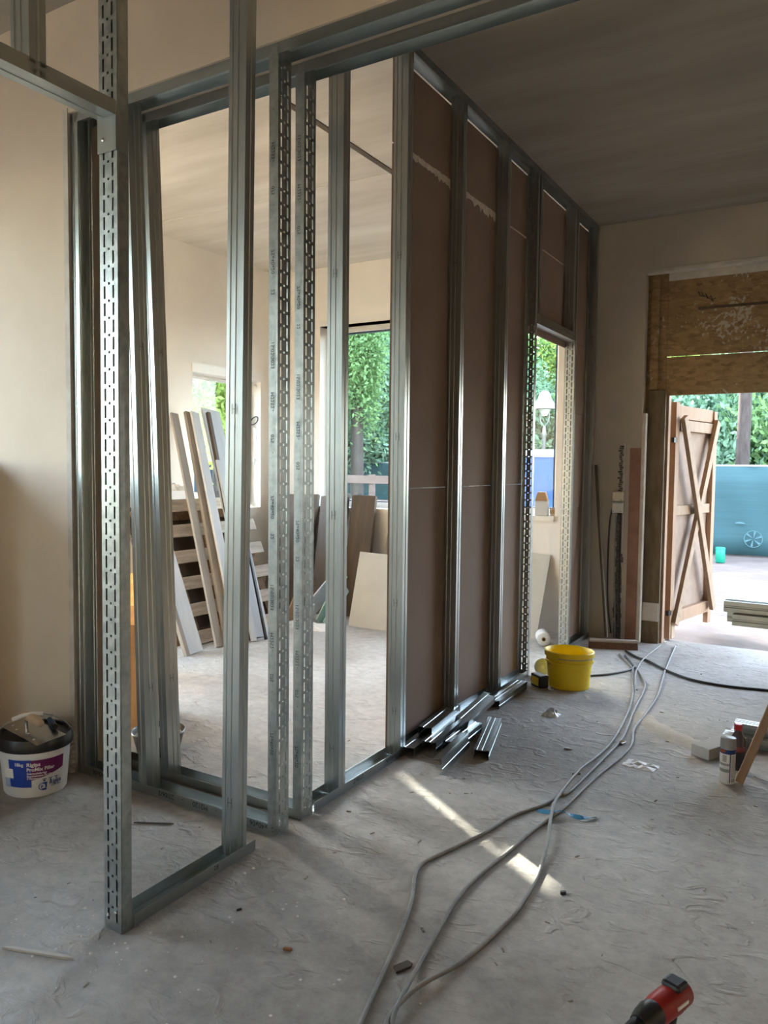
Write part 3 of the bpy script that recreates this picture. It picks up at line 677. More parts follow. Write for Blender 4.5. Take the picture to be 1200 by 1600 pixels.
bx('case', (-.06, -.032, 0), (.055, .032, .082), black_pl, o, .010); bx('label_plate', (-.045, -.034, .014), (.03, -.031, .066), yellow, o)
bx('blade_tip', (-.075, -.010, .002), (-.058, .010, .006), yellow, o)
o = thing('grinding_disc', (-1.735, 5.02, .055), 'pale round disc standing on edge behind the yellow bucket', 'disc', rz=R(20))
mb = MB(); mb.M = Matrix.Rotation(R(75), 4, 'X'); mb.lathe([(.012, 0), (.052, 0), (.057, .004), (.057, .018), (.052, .022), (.012, .022)], 28, cap0=False, cap1=False).build('rim', mat('pale_disc_plastic', (.60, .62, .55), rough=.5), o, smooth=50)
mb = MB(); mb.M = Matrix.Rotation(R(75), 4, 'X'); mb.lathe([(.0, .004), (.016, .004), (.016, .020), (.0, .020)], 16).build('hub', white_pl, o)
for (x, y, s_) in ((-1.742, 4.86, .02),): tag(MB().lathe([(.0, 0), (s_, .004), (s_*1.1, .016), (s_*.5, .026), (0, .028)], 9).build('plaster_lump', chalk, None, loc=(x, y, 0)), 'small white plaster lump at the foot of the slotted post', 'plaster lump')
# roll seen through the doorway
o = thing('paper_roll', (-2.08, 5.98, .055), 'white roll lying on the floor beyond the partition doorway', 'roll', rz=R(25))
mb = MB(); mb.M = Matrix.Rotation(R(90), 4, 'X'); mb.lathe([(.016, 0), (.05, 0), (.053, .003), (.053, .15), (.05, .153), (.016, .153)], 28, cap0=False, cap1=False).build('wound_sheet', white_pl, o, smooth=50)
mb = MB(); mb.M = Matrix.Rotation(R(90), 4, 'X'); mb.lathe([(.012, -.002), (.0165, -.002), (.0165, .155), (.012, .155)], 18, cap0=False, cap1=False).build('core', cardb, o)
# broom
o = thing('broom', (-1.515, 6.03, 0), 'wide red brown broom leaning against the far wall beside the partition', 'broom')
q = FR(o)
MB().tube([q(-1.602, 6.14, .07), q(-1.70, 6.26, .78), q(-1.782, 6.352, 1.44)], [.013, .013, .012], 12).build('handle', wood_brown, o, smooth=60)
hb = MB(); a, b = Vector((-1.70, 6.00, 0)), Vector((-1.36, 6.14, 0)); hdir = (b-a).normalized(); L_ = (b-a).length
hb.cbox((0, 0, .062), (L_, .05, .022)); o2 = hb.build('head_block', mat('broom_block', (.35, .30, .27), rough=.7), o, bevel=.006); o2.location = loc(o, ((a+b)/2).to_tuple()); o2.rotation_euler = (0, 0, math.atan2(hdir.y, hdir.x))
hb = MB()
for i in range(30):
    for j in range(4):
        x = -L_/2+.006+i*(L_-.012)/29; y = -.02+j*.0135; hb.add([(x-.005, y-.006, .052), (x+.005, y-.006, .052), (x+.005, y+.006, .052), (x-.005, y+.006, .052), (x-.008, y-.009, 0), (x+.008, y-.009, 0), (x+.008, y+.009, 0), (x-.008, y+.009, 0)], [(0, 1, 5, 4), (1, 2, 6, 5), (2, 3, 7, 6), (3, 0, 4, 7), (4, 5, 6, 7)])
o3 = hb.build('bristles', brush_m, o); o3.location = o2.location; o3.rotation_euler = o2.rotation_euler; o3['kind'] = 'stuff'

# cables on the floor
zc = .0065
def cz(pts, z=zc, up=()): return [(x, y, z+(.012 if i in up else 0)) for i, (x, y) in enumerate(pts)]
cA = [(-1.391,5.891),(-1.2,5.468),(-1.093,5.177),(-1.057,4.976),(-1.016,4.544),(-0.974,4.217),(-0.955,3.963),(-0.965,3.618),(-0.983,3.232),(-1.01,3.184),(-1.031,3.057),(-1.108,2.876),(-1.14,2.706),(-1.192,2.519),(-1.238,2.359),(-1.22,2.265),(-1.164,2.146),(-1.103,1.967),(-1.05,1.767),(-1.005,1.597),(-0.975,1.488),(-.94,1.2)]
cC = [(-1.433,5.887),(-1.263,5.55),(-1.225,5.416),(-1.115,4.947),(-1.047,4.566),(-0.995,4.059),(-0.992,3.767),(-1.01,3.472),(-1.002,3.128),(-0.972,2.962),(-0.912,2.742),(-0.867,2.526),(-0.848,2.344),(-0.85,2.184),(-0.884,1.943),(-0.925,1.787),(-0.940,1.718),(-0.942,1.625),(-0.915,1.521),(-.86,1.2)]
cB = [(-1.123,6.394),(-1.072,5.871),(-1.031,5.48),(-0.961,4.924),(-0.943,4.494),(-0.937,4.204),(-0.896,4.001),(-0.893,3.793),(-0.928,3.464),(-0.946,3.178),(-0.955,3.049),(-0.99,2.826),(-1.01,2.606),(-1.036,2.366),(-1.034,2.193),(-1.01,2.026),(-0.984,1.868),(-0.957,1.735),(-0.930,1.619),(-0.89,1.533),(-.82,1.2)]
G = 'grey cables snaking along the corridor floor'
cable('floor_cable', cz(cA), .0066, cable_grey, 'grey floor cable that swings out furthest left near the sun patch', 'cable', G)
cable('floor_cable', cz(cC, up=(7, 8, 9, 10, 15, 16, 17, 18)), .0066, cable_grey, 'grey floor cable that bows right through the tip of the sun patch', 'cable', G)
cable('floor_cable', cz(cB, up=(17, 18)), .0066, cable_grey, 'grey floor cable in the middle of the sun patch, straight from the threshold', 'cable', G)
cable('floor_cable', cz([(-1.222,6.328),(-1.236,5.83),(-1.21,5.476),(-1.16,5.2),(-1.09,4.95)], z=.017), .0055, cable_grey, 'short pale cable coming in over the threshold by the jamb', 'cable', G)
cable('extension_lead', cz([(-1.42,6.02),(-1.30,5.86),(-1.2,5.787),(-1.041,5.593),(-0.845,5.431),(-0.631,5.391),(-0.412,5.43),(-0.169,5.473),(.3,5.5)], z=.008), .0085, cable_blk, 'black cable curving across the floor in front of the threshold', 'cable')
cable('extension_lead', cz([(-1.52,5.09),(-1.46,5.14),(-1.344,5.274),(-1.261,5.448),(-1.25,5.6)], z=.007), .007, mat('dark_grey_cable', (.10,.10,.10), rough=.5), 'dark cable running behind the yellow bucket to the bundle', 'cable')
# blue strap, bag, small litter
st = MB(); sp = smooth_path([(-1.04, 2.985, .004), (-.985, 2.985, .010), (-.945, 2.995, .022), (-.90, 3.0, .012), (-.86, 3.005, .010), (-.815, 3.05, .004)], 4)
V = []; F = []
for i, p in enumerate(sp):
    tilt = .6*math.sin(i*.55); V += [(p.x, p.y-.010*math.cos(tilt), max(p.z-.010*math.sin(tilt), .001)), (p.x, p.y+.010*math.cos(tilt), max(p.z+.010*math.sin(tilt), .001)), (p.x, p.y+.010*math.cos(tilt), max(p.z+.010*math.sin(tilt), .001)+.0015), (p.x, p.y-.010*math.cos(tilt), max(p.z-.010*math.sin(tilt), .001)+.0015)]
for i in range(len(sp)-1):
    for k in range(4): F.append((4*i+k, 4*i+(k+1) % 4, 4*i+4+(k+1) % 4, 4*i+4+k))
tag(st.add(V, F).build('plastic_strap', blue_rope), 'blue plastic strap twisted over the floor cables', 'strap')
def crumple(name, c, sx, sy, h, m, label, cat, seed, rz=0, n=9):
    r_ = random.Random(seed); V = []; F = []
    for i in range(n):
        for j in range(n):
            u, v = i/(n-1)-.5, j/(n-1)-.5; e = max(0, 1-4*max(u*u, v*v))
            V.append((u*sx+r_.uniform(-.04, .04)*sx, v*sy+r_.uniform(-.04, .04)*sy, .002+h*e*r_.uniform(.2, 1)))
    for i in range(n-1):
        for j in range(n-1): F.append((i*n+j, (i+1)*n+j, (i+1)*n+j+1, i*n+j+1))
    k = len(V); V += [(x, y, max(z-.0025, 0)) for x, y, z in V]; F += [tuple(k+t for t in reversed(f)) for f in F]
    bd = [i*n for i in range(n)]+[(n-1)*n+j for j in range(1, n)]+[i*n+n-1 for i in range(n-2, -1, -1)]+[j for j in range(n-2, 0, -1)]
    for i in range(len(bd)): a_, b_ = bd[i], bd[(i+1) % len(bd)]; F.append((a_, b_, k+b_, k+a_))
    return tag(MB().add(V, F).build(name, m, None, loc=c, rot=(0, 0, rz)), label, cat)
crumple('plastic_bag', (-.79, 3.72, 0), .15, .10, .016, white_pl, 'crumpled white plastic packet lying on the floor right of the cables', 'packet', 3, R(-8))
crumple('plastic_film', (-1.40, 4.22, 0), .09, .08, .045, foil, 'crumpled clear film on the floor in front of the partition', 'film', 4)
def chip(name, x, y, L, wd, h, rz, m, label, cat):
    mb = MB().prism([(-L/2, -wd/2), (L*.3, -wd/2*.9), (L/2, -wd*.1), (L*.4, wd/2), (-L*.4, wd/2*.8)], 0, h)
    return tag(mb.build(name, m, None, loc=(x, y, .0005), rot=(0, 0, rz), bevel=min(h, wd)*.15), label, cat)
chip('wood_stick', -1.94, 1.328, .23, .013, .008, R(18), mat('pale_stick', (.5, .48, .45), rough=.8), 'pale thin stick lying on the floor at the lower left', 'stick')
chip('brown_chip', -1.343, 1.721, .028, .009, .008, R(20), brown_chip, 'small brown chip on the floor below the middle', 'chip')
chip('dark_splinter', -1.60, 1.80, .018, .006, .005, R(60), black_pl, 'tiny black splinter beside the near bottom track', 'splinter')
chip('foil_scrap', -.94, 3.97, .045, .03, .012, R(70), screw_m, 'small shiny foil scrap between the floor cables', 'scrap')
chip('metal_stub', -1.15, 3.74, .04, .010, .008, R(10), screw_m, 'little shiny metal stub on the floor left of the cables', 'metal stub')
chip('dark_offcut', -1.02, 3.45, .04, .012, .006, R(30), mat('dark_scrap', (.10, .09, .08), rough=.8), 'dark scrap on the floor by the cable bundle', 'scrap')
chip('thin_rod', -2.28, 2.07, .16, .006, .006, R(28), mat('dark_rod', (.12, .11, .10), rough=.8), 'thin dark twig on the floor behind the near frame', 'twig')
chip('wood_scrap', -1.02, 1.83, .06, .03, .007, R(60), mat('dark_wood_scrap', (.07, .055, .045), rough=.8), 'dark broken scrap lying among the near cable ends', 'scrap')
chip('dark_chip', -.755, 2.44, .022, .012, .010, R(40), black_pl, 'dark chip at the tip of the sun patch', 'chip')
mb = MB(); r = random.Random(11)
for k in range(230):
    if k < 70: x, y = -1.93+r.gauss(0, .12), 1.47+r.gauss(0, .10)
    elif k < 110: x, y = -1.6+r.uniform(-.3, .5), 1.6+r.uniform(-.3, .5)
    else: x, y = r.uniform(-2.6, .2), r.uniform(1.2, 5.8)
    s_ = r.uniform(.0015, .006)*(1 if k < 110 else .8); h = s_*r.uniform(.5, 1)
    if -1.95 < x < -1.75 and y > 1.5: continue
    mb.add([(x-s_, y-s_*.6, 0), (x+s_*.8, y-s_, 0), (x+s_, y+s_*.7, 0), (x-s_*.5, y+s_, 0), (x, y, h)], [(0, 1, 4), (1, 2, 4), (2, 3, 4), (3, 0, 4), (3, 2, 1, 0)])
tag(mb.build('plaster_crumbs', chalk), 'white plaster crumbs scattered over the floor', 'crumbs', kind='stuff')
mb = MB(); r = random.Random(12)
for k in range(160):
    x, y = r.uniform(-2.6, .3), r.uniform(1.2, 5.8); s_ = r.uniform(.003, .012); a_ = r.uniform(0, 6.3); w_ = s_*r.uniform(.15, .4)
    if -1.98 < x < -1.72: continue
    c_, n_ = math.cos(a_), math.sin(a_)
    P4 = [(x+c_*u*s_-n_*v*w_, y+n_*u*s_+c_*v*w_, 0) for u, v in ((-1, -1), (1, -.6), (.8, 1), (-.9, .7))]
    mb.add(P4+[(p[0], p[1], w_) for p in P4], [(4, 5, 6, 7), (0, 1, 5, 4), (1, 2, 6, 5), (2, 3, 7, 6), (3, 0, 4, 7)])
tag(mb.build('dirt_bits', mat('dirt_bits', (.16, .14, .12), (.4, .36, .3), 40, .9)), 'dark dirt bits scattered over the floor', 'dirt', kind='stuff')
# pale tan ridge standing in for a faint sun streak on the floor
mb = MB(); V = []; F = []; pd = smooth_path([(-.99, 4.52, 0), (-.85, 4.33, 0), (-.72, 4.22, 0), (-.60, 4.15, 0)], 5); r = random.Random(3)
for i, p in enumerate(pd):
    wv = .05+.03*r.random()
    for k, (t, h) in enumerate(((-1, 0), (-.5, .006), (0, .012), (.5, .007), (1, 0))): V.append((p.x+t*wv*.5, p.y+t*wv, .0005+h*(.6+.6*r.random())))
for i in range(len(pd)-1):
    for k in range(4): F.append((5*i+k, 5*i+k+1, 5*i+6+k, 5*i+5+k))
tag(mb.add(V, F).build('sun_streak', mortar, None, smooth=True), 'low pale ridge painting a faint sun streak on the corridor floor', 'sun streak', kind='stuff')

# ------------------------------------------------------------------ filler bucket with trowels
fb = thing('filler_bucket', (-2.985, 2.045, 0), 'white filler bucket with blue and purple label by the left cheek of the opening', 'bucket')
Rb, Rt, Hb = .128, .148, .232
MB().lathe([(.10, .0), (.124, .0), (Rb, .006), (Rt, Hb), (.0, Hb)], 48, 1.04, .96, True, False).build('tub', white_pl, fb, smooth=50)
lid = MB().lathe([(.146, .196), (.155, .198), (.157, .216), (.153, .240), (.150, .250), (.138, .250), (.135, .238), (.0, .238)], 48, 1.04, .96, False, False).build('lid', black_pl, fb, smooth=50)
ph = math.atan2(-2.045, 2.985)
S = on_bucket(ph, Rb, Rt, 0.006, Hb, 1.04, .96, .0009); S2 = on_bucket(ph, Rb, Rt, 0.006, Hb, 1.04, .96, .0016)
patch('blue_label', lambda s: .168, lambda s: .048+.0*s, -.118, -.022, S, blue_pl, fb)
patch('purple_label', lambda s: .166, lambda s: .078+max(0, (s+.02))*.24, -.045, .118, S, purple, fb)
patch('pictured_bucket', lambda s: .128, lambda s: .086, -.142, -.098, S2, white_ink, fb, 5)
patch('pictured_bucket', lambda s: .084, lambda s: .044, -.150, -.118, S2, paleblue, fb, 5)
def btext(t, s0, z0, size, m=white_ink): text_part('label_text', t, size, lambda x, y: S2(s0+x, z0+y), m, fb, .028)
btext('18kg', -.090, .142, .020); btext('Rigips', -.040, .140, .023); btext('ProMix Filler', -.040, .119, .0215)
btext('Gebrauchsfertige', -.040, .105, .0115); btext('Spachtelmasse für alle', -.040, .094, .0115); btext('3 Plattentypen', -.040, .083, .0115)
btext('Rigips', .052, .050, .025, navy); btext('SAINT-GOBAIN', .060, .040, .007, navy)
# pictograms and emblem
for k, s0 in enumerate((.022, .048, .074)):
    patch('pictogram', lambda s: .080, lambda s: .0765, s0, s0+.016, S2, navy, fb, 3); patch('pictogram', lambda s: .0745, lambda s: .068, s0+.004+.002*k, s0+.012, S2, navy, fb, 3)
V = []; F = []
for i in range(24):
    a_ = 2*math.pi*i/24
    for rr in (.013, .016): V.append(S2(.022+rr*math.cos(a_), .047+rr*math.sin(a_)))
for i in range(24): j = (i+1) % 24; F.append((2*i, 2*i+1, 2*j+1, 2*j))
MB().add(V, F).build('emblem_ring', blue_pl, fb)
patch('emblem_bar', lambda s: .064, lambda s: .058, .024, .042, S2, blue_pl, fb, 3); patch('emblem_bar', lambda s: .058, lambda s: .040, .034, .041, S2, blue_pl, fb, 3); patch('emblem_bar', lambda s: .038, lambda s: .030, .020, .040, S2, blue_pl, fb, 3)
btext('P', .016, .040, .018, blue_pl)
# raised wire handle with grip
hp = [(.159*math.cos(a_)*math.cos(R(52)) , .159*math.cos(a_)*math.sin(R(52)), .20+.135*math.sin(a_)) for a_ in np.linspace(0, math.pi, 25)]
hp = [(x+.03*math.sin(math.pi*i/24), y-.03*math.sin(math.pi*i/24), z) for i, (x, y, z) in enumerate(hp)]
MB().tube(hp, .0022, 6).build('wire_handle', galv_pale, fb, smooth=60)
MB().tube([hp[10], hp[12], hp[14], hp[16]], .009, 10).build('handle_grip', white_ink, fb, smooth=60)
# float trowel lying on the lid
tz = .253
ft = thing('finishing_trowel', (-2.955, 2.015, tz), 'steel finishing trowel with beech handle lying on the filler bucket lid', 'trowel', rz=R(-6))
bl = MB().box((-.15, -.065, 0), (.15, .065, .0016)).build('blade', steel, ft)
MB().tube([(-.05, 0, .002), (-.05, 0, .04), (.05, 0, .045)], .006, 8).build('shank', steel, ft, smooth=60)
hnd = [(-.085, 0, .050), (-.07, 0, .053), (-.02, 0, .058), (.03, 0, .056), (.07, 0, .050), (.082, 0, .047)]
MB().tube(hnd, [.006, .017, .020, .018, .016, .006], 12).build('handle', wood_handle, ft, smooth=60)
for x, y in ((-.11, -.03), (-.06, -.04), (.09, -.045), (.02, -.03)): MB().lathe([(.004, .0016), (.006, .003), (.003, .005), (0, .005)], 8, c=(x, y)).build('filler_blob', chalk, ft)
ft.rotation_euler = (R(5), R(3), R(-6)); ft.location.z = .262
sp_ = thing('putty_knife', (-2.93, 2.09, .268), 'putty knife with dark blue handle beside the trowel on the bucket', 'putty knife', rz=R(-25))
MB().tube([(-.05, 0, .012), (.0, 0, .014), (.05, 0, .012)], [.011, .013, .011], 12).build('handle', blue_handle, sp_, smooth=60)
MB().tube([(.048, 0, .012), (.066, 0, .012)], [.0125, .012], 12).build('end_cap', black_pl, sp_, smooth=60)
MB().prism([(-.05, -.008), (-.05, .008), (-.13, .030), (-.13, -.030)], .010, .0115).build('blade', steel, sp_)
mb = MB(); r = random.Random(2)
for k in range(16):
    z = .003+.022*k; mb.lathe([(0, z), (.012+.012*r.random(), z+.002), (.010+.012*r.random(), z+.018), (0, z+.021)], 7, c=(XREV-.02+.012*r.random(), YA0-.006)) if k < 8 else None
mb.build('broken_plaster', paleplast, wf)

# ------------------------------------------------------------------ right-hand side: trestle, profiles, can, bottle, box
tr = thing('trestle', (.10, 3.80, 0), 'wooden sawhorse at the right edge carrying steel profiles', 'sawhorse')
q = FR(tr)
MB().box(q(-.17, 3.62, .665), q(.95, 3.71, .737)).build('top_beam', wood_leaf, tr, bevel=.004)
def legbar(a, b): 
    d = Vector(b)-Vector(a); o_ = MB().cbox((0, 0, d.length/2), (.035, .055, d.length)).build('leg', wood_leaf, tr, bevel=.003)
    o_.matrix_basis = oriented_m(q(*a), q(*b)); return o_
def oriented_m(p0, p1, xdir=(1, 0, 0)):
    p0, p1 = Vector(p0), Vector(p1); z = (p1-p0).normalized(); x = Vector(xdir); x = (x-z*x.dot(z)).normalized(); y = z.cross(x)
    return Matrix(((x.x, y.x, z.x, p0.x), (x.y, y.y, z.y, p0.y), (x.z, y.z, z.z, p0.z), (0, 0, 0, 1)))
legbar((-.365, 3.765, .008), (-.14, 3.715, .70)); legbar((-.06, 3.36, .008), (.0, 3.61, .70)); legbar((1.10, 3.77, .008), (.90, 3.715, .70)); legbar((1.05, 3.40, .008), (.88, 3.61, .70))
MB().cbox(q(.36, 3.735, .36), (.93, .02, .06)).build('stretcher', wood_leaf, tr)
def bar_profile(x0, x1, y, z, kind, label, roll=0, rz=0.0, cat='steel profile', group=None):
    mb = MB(); mb.M = Matrix.Rotation(R(90), 4, 'Y') @ Matrix.Rotation(R(90), 4, 'Z') @ Matrix.Rotation(roll, 4, 'Z')
    mb.sheet(cw_poly() if kind == 'cw' else uw_poly(), .0012, 0, x1-x0)
    o_ = mb.build('steel_profile', galv, None, loc=(x0, y, z), rot=(0, 0, rz)); return tag(o_, label, cat, group)
G = 'steel profiles on the sawhorse'
bar_profile(-.405, 1.6, 3.66, .786, 'cw', 'steel profile on the sawhorse, lower one nearest the viewer', math.pi, R(-2), group=G)
bar_profile(-.435, 1.6, 3.745, .786, 'cw', 'steel profile on the sawhorse, lower one behind', math.pi, R(-2), group=G)
bar_profile(-.445, 1.6, 3.70, .836, 'cw', 'steel profile on the sawhorse, upper one of the stack', math.pi, R(-2), group=G)
G = 'steel profiles stacked on the floor'
bar_profile(-.50, 1.4, 4.30, .05, 'cw', 'steel profile on the floor behind the spray can, lower one', math.pi, R(-3), group=G)
bar_profile(-.47, 1.4, 4.385, .05, 'cw', 'steel profile on the floor behind the spray can, rear one', math.pi, R(-3), group=G)
bar_profile(-.455, 1.4, 4.365, .100, 'cw', 'pale steel profile on top of the floor stack', math.pi, R(-3), group=G)
can = thing('spray_can', (-.415, 3.735, 0), 'grey capped spray can with dark printed label standing by the sawhorse leg', 'spray can')
MB().lathe([(.029, 0), (.0325, .003), (.0325, .160), (.0315, .164), (.0, .164)], 28, cap1=False).build('body', white_pl, can, smooth=50)
MB().lathe([(.0335, .160), (.034, .162), (.033, .205), (.030, .2075), (.0, .2075)], 28, cap0=True, cap1=False).build('cap', can_grey, can, smooth=50)
ph = math.atan2(-3.735, .415); S = on_bucket(ph, .0327, .0327, 0, .2); S3 = on_bucket(ph, .0327, .0327, 0, .2, off=.0014)
patch('label_band', lambda s: .159, lambda s: .138, -.05, .05, S, navy, can); patch('label_orange', lambda s: .156, lambda s: .144, -.035, -.010, S3, orange, can, 4)
patch('label_panel', lambda s: .137, lambda s: .1, -.05, .008, S, white_ink, can); patch('label_stripe', lambda s: .095, lambda s: .085, -.05, .008, S, can_grey, can); patch('label_stripe', lambda s: .070, lambda s: .055, -.05, .008, S, can_grey, can)
patch('label_edge', lambda s: .138, lambda s: .01, .009, .013, S, navy, can, 3); patch('label_print', lambda s: .135, lambda s: .03, .016, .04, S, mat('grey_print', (.5, .52, .55), rough=.5), can, 6)
for k in range(6): patch('label_line', lambda s, k=k: .131-.005*k, lambda s, k=k: .129-.005*k, -.022, -.004, S3, ink, can, 3)
for k in range(7): patch('barcode_bar', lambda s: .028, lambda s: .012, .018+.003*k, .0195+.003*k, S3, ink, can, 2)
bo = thing('bottle', (-.395, 3.93, 0), 'dark bottle with red cap standing behind the spray can', 'bottle')
MB().lathe([(.028, 0), (.033, .004), (.033, .13), (.030, .15), (.018, .175), (.014, .185), (.014, .195), (.0, .195)], 24, cap1=False).build('body', mat('brown_bottle_plastic', (.07, .05, .05), rough=.25), bo, smooth=50)
MB().lathe([(.017, .188), (.018, .190), (.018, .214), (.016, .217), (0, .217)], 20, cap1=False).build('cap', red_cap, bo, smooth=50)
MB().lathe([(.0334, .02), (.0334, .085)], 24, cap0=False, cap1=False).build('label', black_pl, bo); MB().lathe([(.0334, .09), (.0334, .115)], 24, cap0=False, cap1=False).build('label', mat('dark_red_label', (.2, .03, .03), rough=.5), bo)
co = thing('card_carton', (-.50, 4.13, 0), 'long grey carton with a white end lying beside the bottle', 'carton', rz=math.atan2(.28, .13))
bx('body', (-.16, -.05, 0), (.17, .05, .055), mat('grey_carton', (.40, .39, .37), rough=.8), co, .003); bx('end_flap', (-.163, -.047, .002), (-.159, .047, .053), white_pl, co)

# red cordless drill cut by the lower frame edge
DRX, DRY = -.382+.19*.342, 1.645+.19*.94
dr = thing('cordless_drill', (DRX, DRY, 0), 'red and black cordless drill at the lower right edge', 'drill', rz=R(250))
# local +x is the chuck direction
bx('battery', (-.055, -.036, 0), (.065, .036, .055), black_pl, dr, .008)
mb = MB(); mb.tube([(0, 0, .05), (-.006, 0, .09), (-.012, 0, .135)], [.022, .020, .023], 14).build('grip', black_pl, dr, smooth=60)
mb = MB(); mb.tube([(-.085, 0, .165), (-.075, 0, .165), (-.03, 0, .166), (.03, 0, .166), (.05, 0, .165)], [.020, .031, .034, .033, .030], 18).build('motor_housing', red_pl, dr, smooth=60)
mb = MB(); mb.tube([(.045, 0, .165), (.06, 0, .165), (.085, 0, .163), (.105, 0, .162)], [.031, .033, .030, .024], 18).build('gear_collar', black_pl, dr, smooth=60)
mb = MB(); mb.tube([(.10, 0, .162), (.13, 0, .161), (.16, 0, .160), (.175, 0, .160)], [.022, .021, .015, .011], 16).build('chuck', black_pl, dr, smooth=60)
mb = MB(); mb.tube([(.172, 0, .160), (.19, 0, .160)], [.008, .007], 12).build('bit_holder', steel, dr, smooth=60)
bx('selector', (-.065, -.024, .19), (-.018, .024, .208), black_pl, dr, .008); bx('trigger', (.012, -.010, .10), (.028, .010, .135), red_pl, dr, .004)
bx('side_stripe', (-.045, .0325, .168), (.0, .0350, .176), white_ink, dr)

# ------------------------------------------------------------------ back room: pallet, planks, boards
pl = thing('wooden_pallet', (-4.28, 4.20, 0), 'weathered wooden pallet leaning upright against the left wall', 'pallet')
pl.rotation_euler = (0, R(-24), 0)     # local z leans toward -x
wd_ = 1.28
for k in range(6):
    z = .01+k*.222; j = random.Random(k).uniform(-.02, .02); bx('deck_board', (-.022, j, z), (0, wd_+j, z+.105), wood_grey, pl, .003)
for y in (.16, .60, 1.08): bx('stringer', (-.11, y, .0), (-.022, y+.075, 1.22), wood_dark, pl, .003)
for z in (.05, 1.08): bx('back_board', (-.132, 0, z), (-.11, wd_, z+.10), wood_dark, pl, .003)
fp = thing('dark_backing', (-4.44, 4.16, 0), 'dark sheet added behind the pallet to keep its gaps dark', 'panel'); fp.rotation_euler = (0, R(-24), 0)  # added dark sheet, so the lit wall stays hidden behind the gaps
bx('face_sheet', (-.02, 0, .0), (0, 1.30, 1.16), wood_brown, fp)
for y in (.06, 1.16): bx('batten', (-.06, y, .02), (-.02, y+.08, 1.14), wood_dark, fp)
def leaning(name, b, t, wd, th, m, label, cat, group=None, xdir=(0, 1, 0), medge=None):
    L = (Vector(t)-Vector(b)).length
    mb = MB().box((-wd/2, 0, 0), (wd/2, th, L)); o_ = mb.build(name, m, None, bevel=.002)
    o_.matrix_basis = oriented_m(b, t, xdir); return tag(o_, label, cat, group)
G = 'planks leaning on the pallet'
# local y (thickness) points along z cross x -> about +x
leaning('plank', (-4.12, 4.16, .008), (-4.52, 4.03, 1.32), .155, .022, board_white, 'wide pale plank leaning in front of the pallet, leftmost of the planks', 'plank', G)
leaning('plank', (-4.10, 4.065, .008), (-4.50, 3.95, 1.28), .035, .035, board_edge, 'narrow taupe batten leaning along the leftmost wide plank', 'plank', G)
leaning('plank', (-4.10, 4.40, .008), (-4.88, 4.69, 1.84), .075, .022, board_edge, 'long taupe plank leaning over the pallet, first of the tall bundle', 'plank', G)
leaning('plank', (-4.07, 4.47, .008), (-4.85, 4.815, 1.86), .06, .030, board_edge, 'long taupe plank leaning over the pallet, second of the tall bundle', 'plank', G)
leaning('plank', (-4.02, 4.54, .008), (-4.82, 4.865, 1.86), .085, .022, board_white, 'long pale plank leaning over the pallet, third of the tall bundle', 'plank', G)
leaning('plank', (-4.16, 4.62, .008), (-5.02, 5.02, 1.84), .09, .020, board_warm, 'light wooden plank leaning in the window light, half hidden by the tall bundle', 'plank', G)
leaning('plank', (-4.06, 4.84, .008), (-4.90, 5.14, 1.90), .21, .022, board_white, 'broad pale plank leaning in front of the small window', 'plank', G)
leaning('plank', (-4.05, 4.72, .008), (-4.82, 5.035, 1.87), .035, .03, wood_brown, 'dark batten leaning along the broad pale plank', 'plank', G)
leaning('plank', (-4.01, 4.70, .008), (-4.62, 4.945, 1.45), .055, .02, board_white, 'shorter pale plank leaning below the broad one', 'plank', G)
leaning('plank', (-3.97, 4.80, .008), (-4.50, 5.03, 1.25), .02, .02, black_pl, 'thin black rod leaning on the broad pale plank', 'rod', G)
o = crumple('paper_heap', (-4.80, 4.28, 1.19), .30, .28, .06, paperm, 'crumpled paper sacks lying on top of the pallet', 'paper', 6, n=10)
o.rotation_euler = (0, 0, 0)
crumple('plastic_sheet', (-4.82, 4.62, 1.19), .22, .22, .07, white_pl, 'white plastic sheet heaped on the pallet beside the planks', 'sheet', 8)
crumple('mineral_wool', (-5.03, 4.25, 1.22), .2, .26, .22, paperm, 'torn insulation scrap sticking up behind the pallet', 'insulation', 9)
# plywood and cardboard seen between the left studs
leaning('plywood_board', (-4.07, 3.52, .004), (-4.19, 3.60, .66), .40, .018, ply, 'orange grained plywood board standing behind the cardboard box', 'board', xdir=(.75, .66, 0))
cb = thing('cardboard_box', (-3.384, 2.864, 0), 'open brown cardboard box on the floor behind the left studs', 'box', rz=R(38))
for a_, b_ in (((-.19, -.19, 0), (.19, -.184, .44)), ((-.19, .184, 0), (.19, .19, .44)), ((-.19, -.184, 0), (-.184, .184, .44)), ((.184, -.184, 0), (.19, .184, .44)), ((-.184, -.184, 0), (.184, .184, .006))): bx('panel', a_, b_, cardb, cb)
for rx_, y_ in ((R(-35), .187), (R(35), -.187)):
    MB().box((-.185, 0 if y_ < 0 else -.0, 0), (.185, .005, .17)).build('flap', cardb, cb, loc=(0, y_, .44), rot=(rx_, 0, 0))
tb = thing('mortar_tub', (-2.86, 2.63, 0), 'black rubber tub on the floor behind the rear studs', 'tub')
MB().lathe([(.09, 0), (.10, .0), (.125, .10), (.13, .102), (.126, .106), (.12, .10), (.096, .010), (0, .010)], 28, cap1=False).build('body', black_pl, tb, smooth=50)
MB().lathe([(.121, .080), (.0, .086)], 24, cap0=False, cap1=True).build('mortar', mat('grey_mortar', (.42, .41, .39), rough=.9, bump=.3), tb)
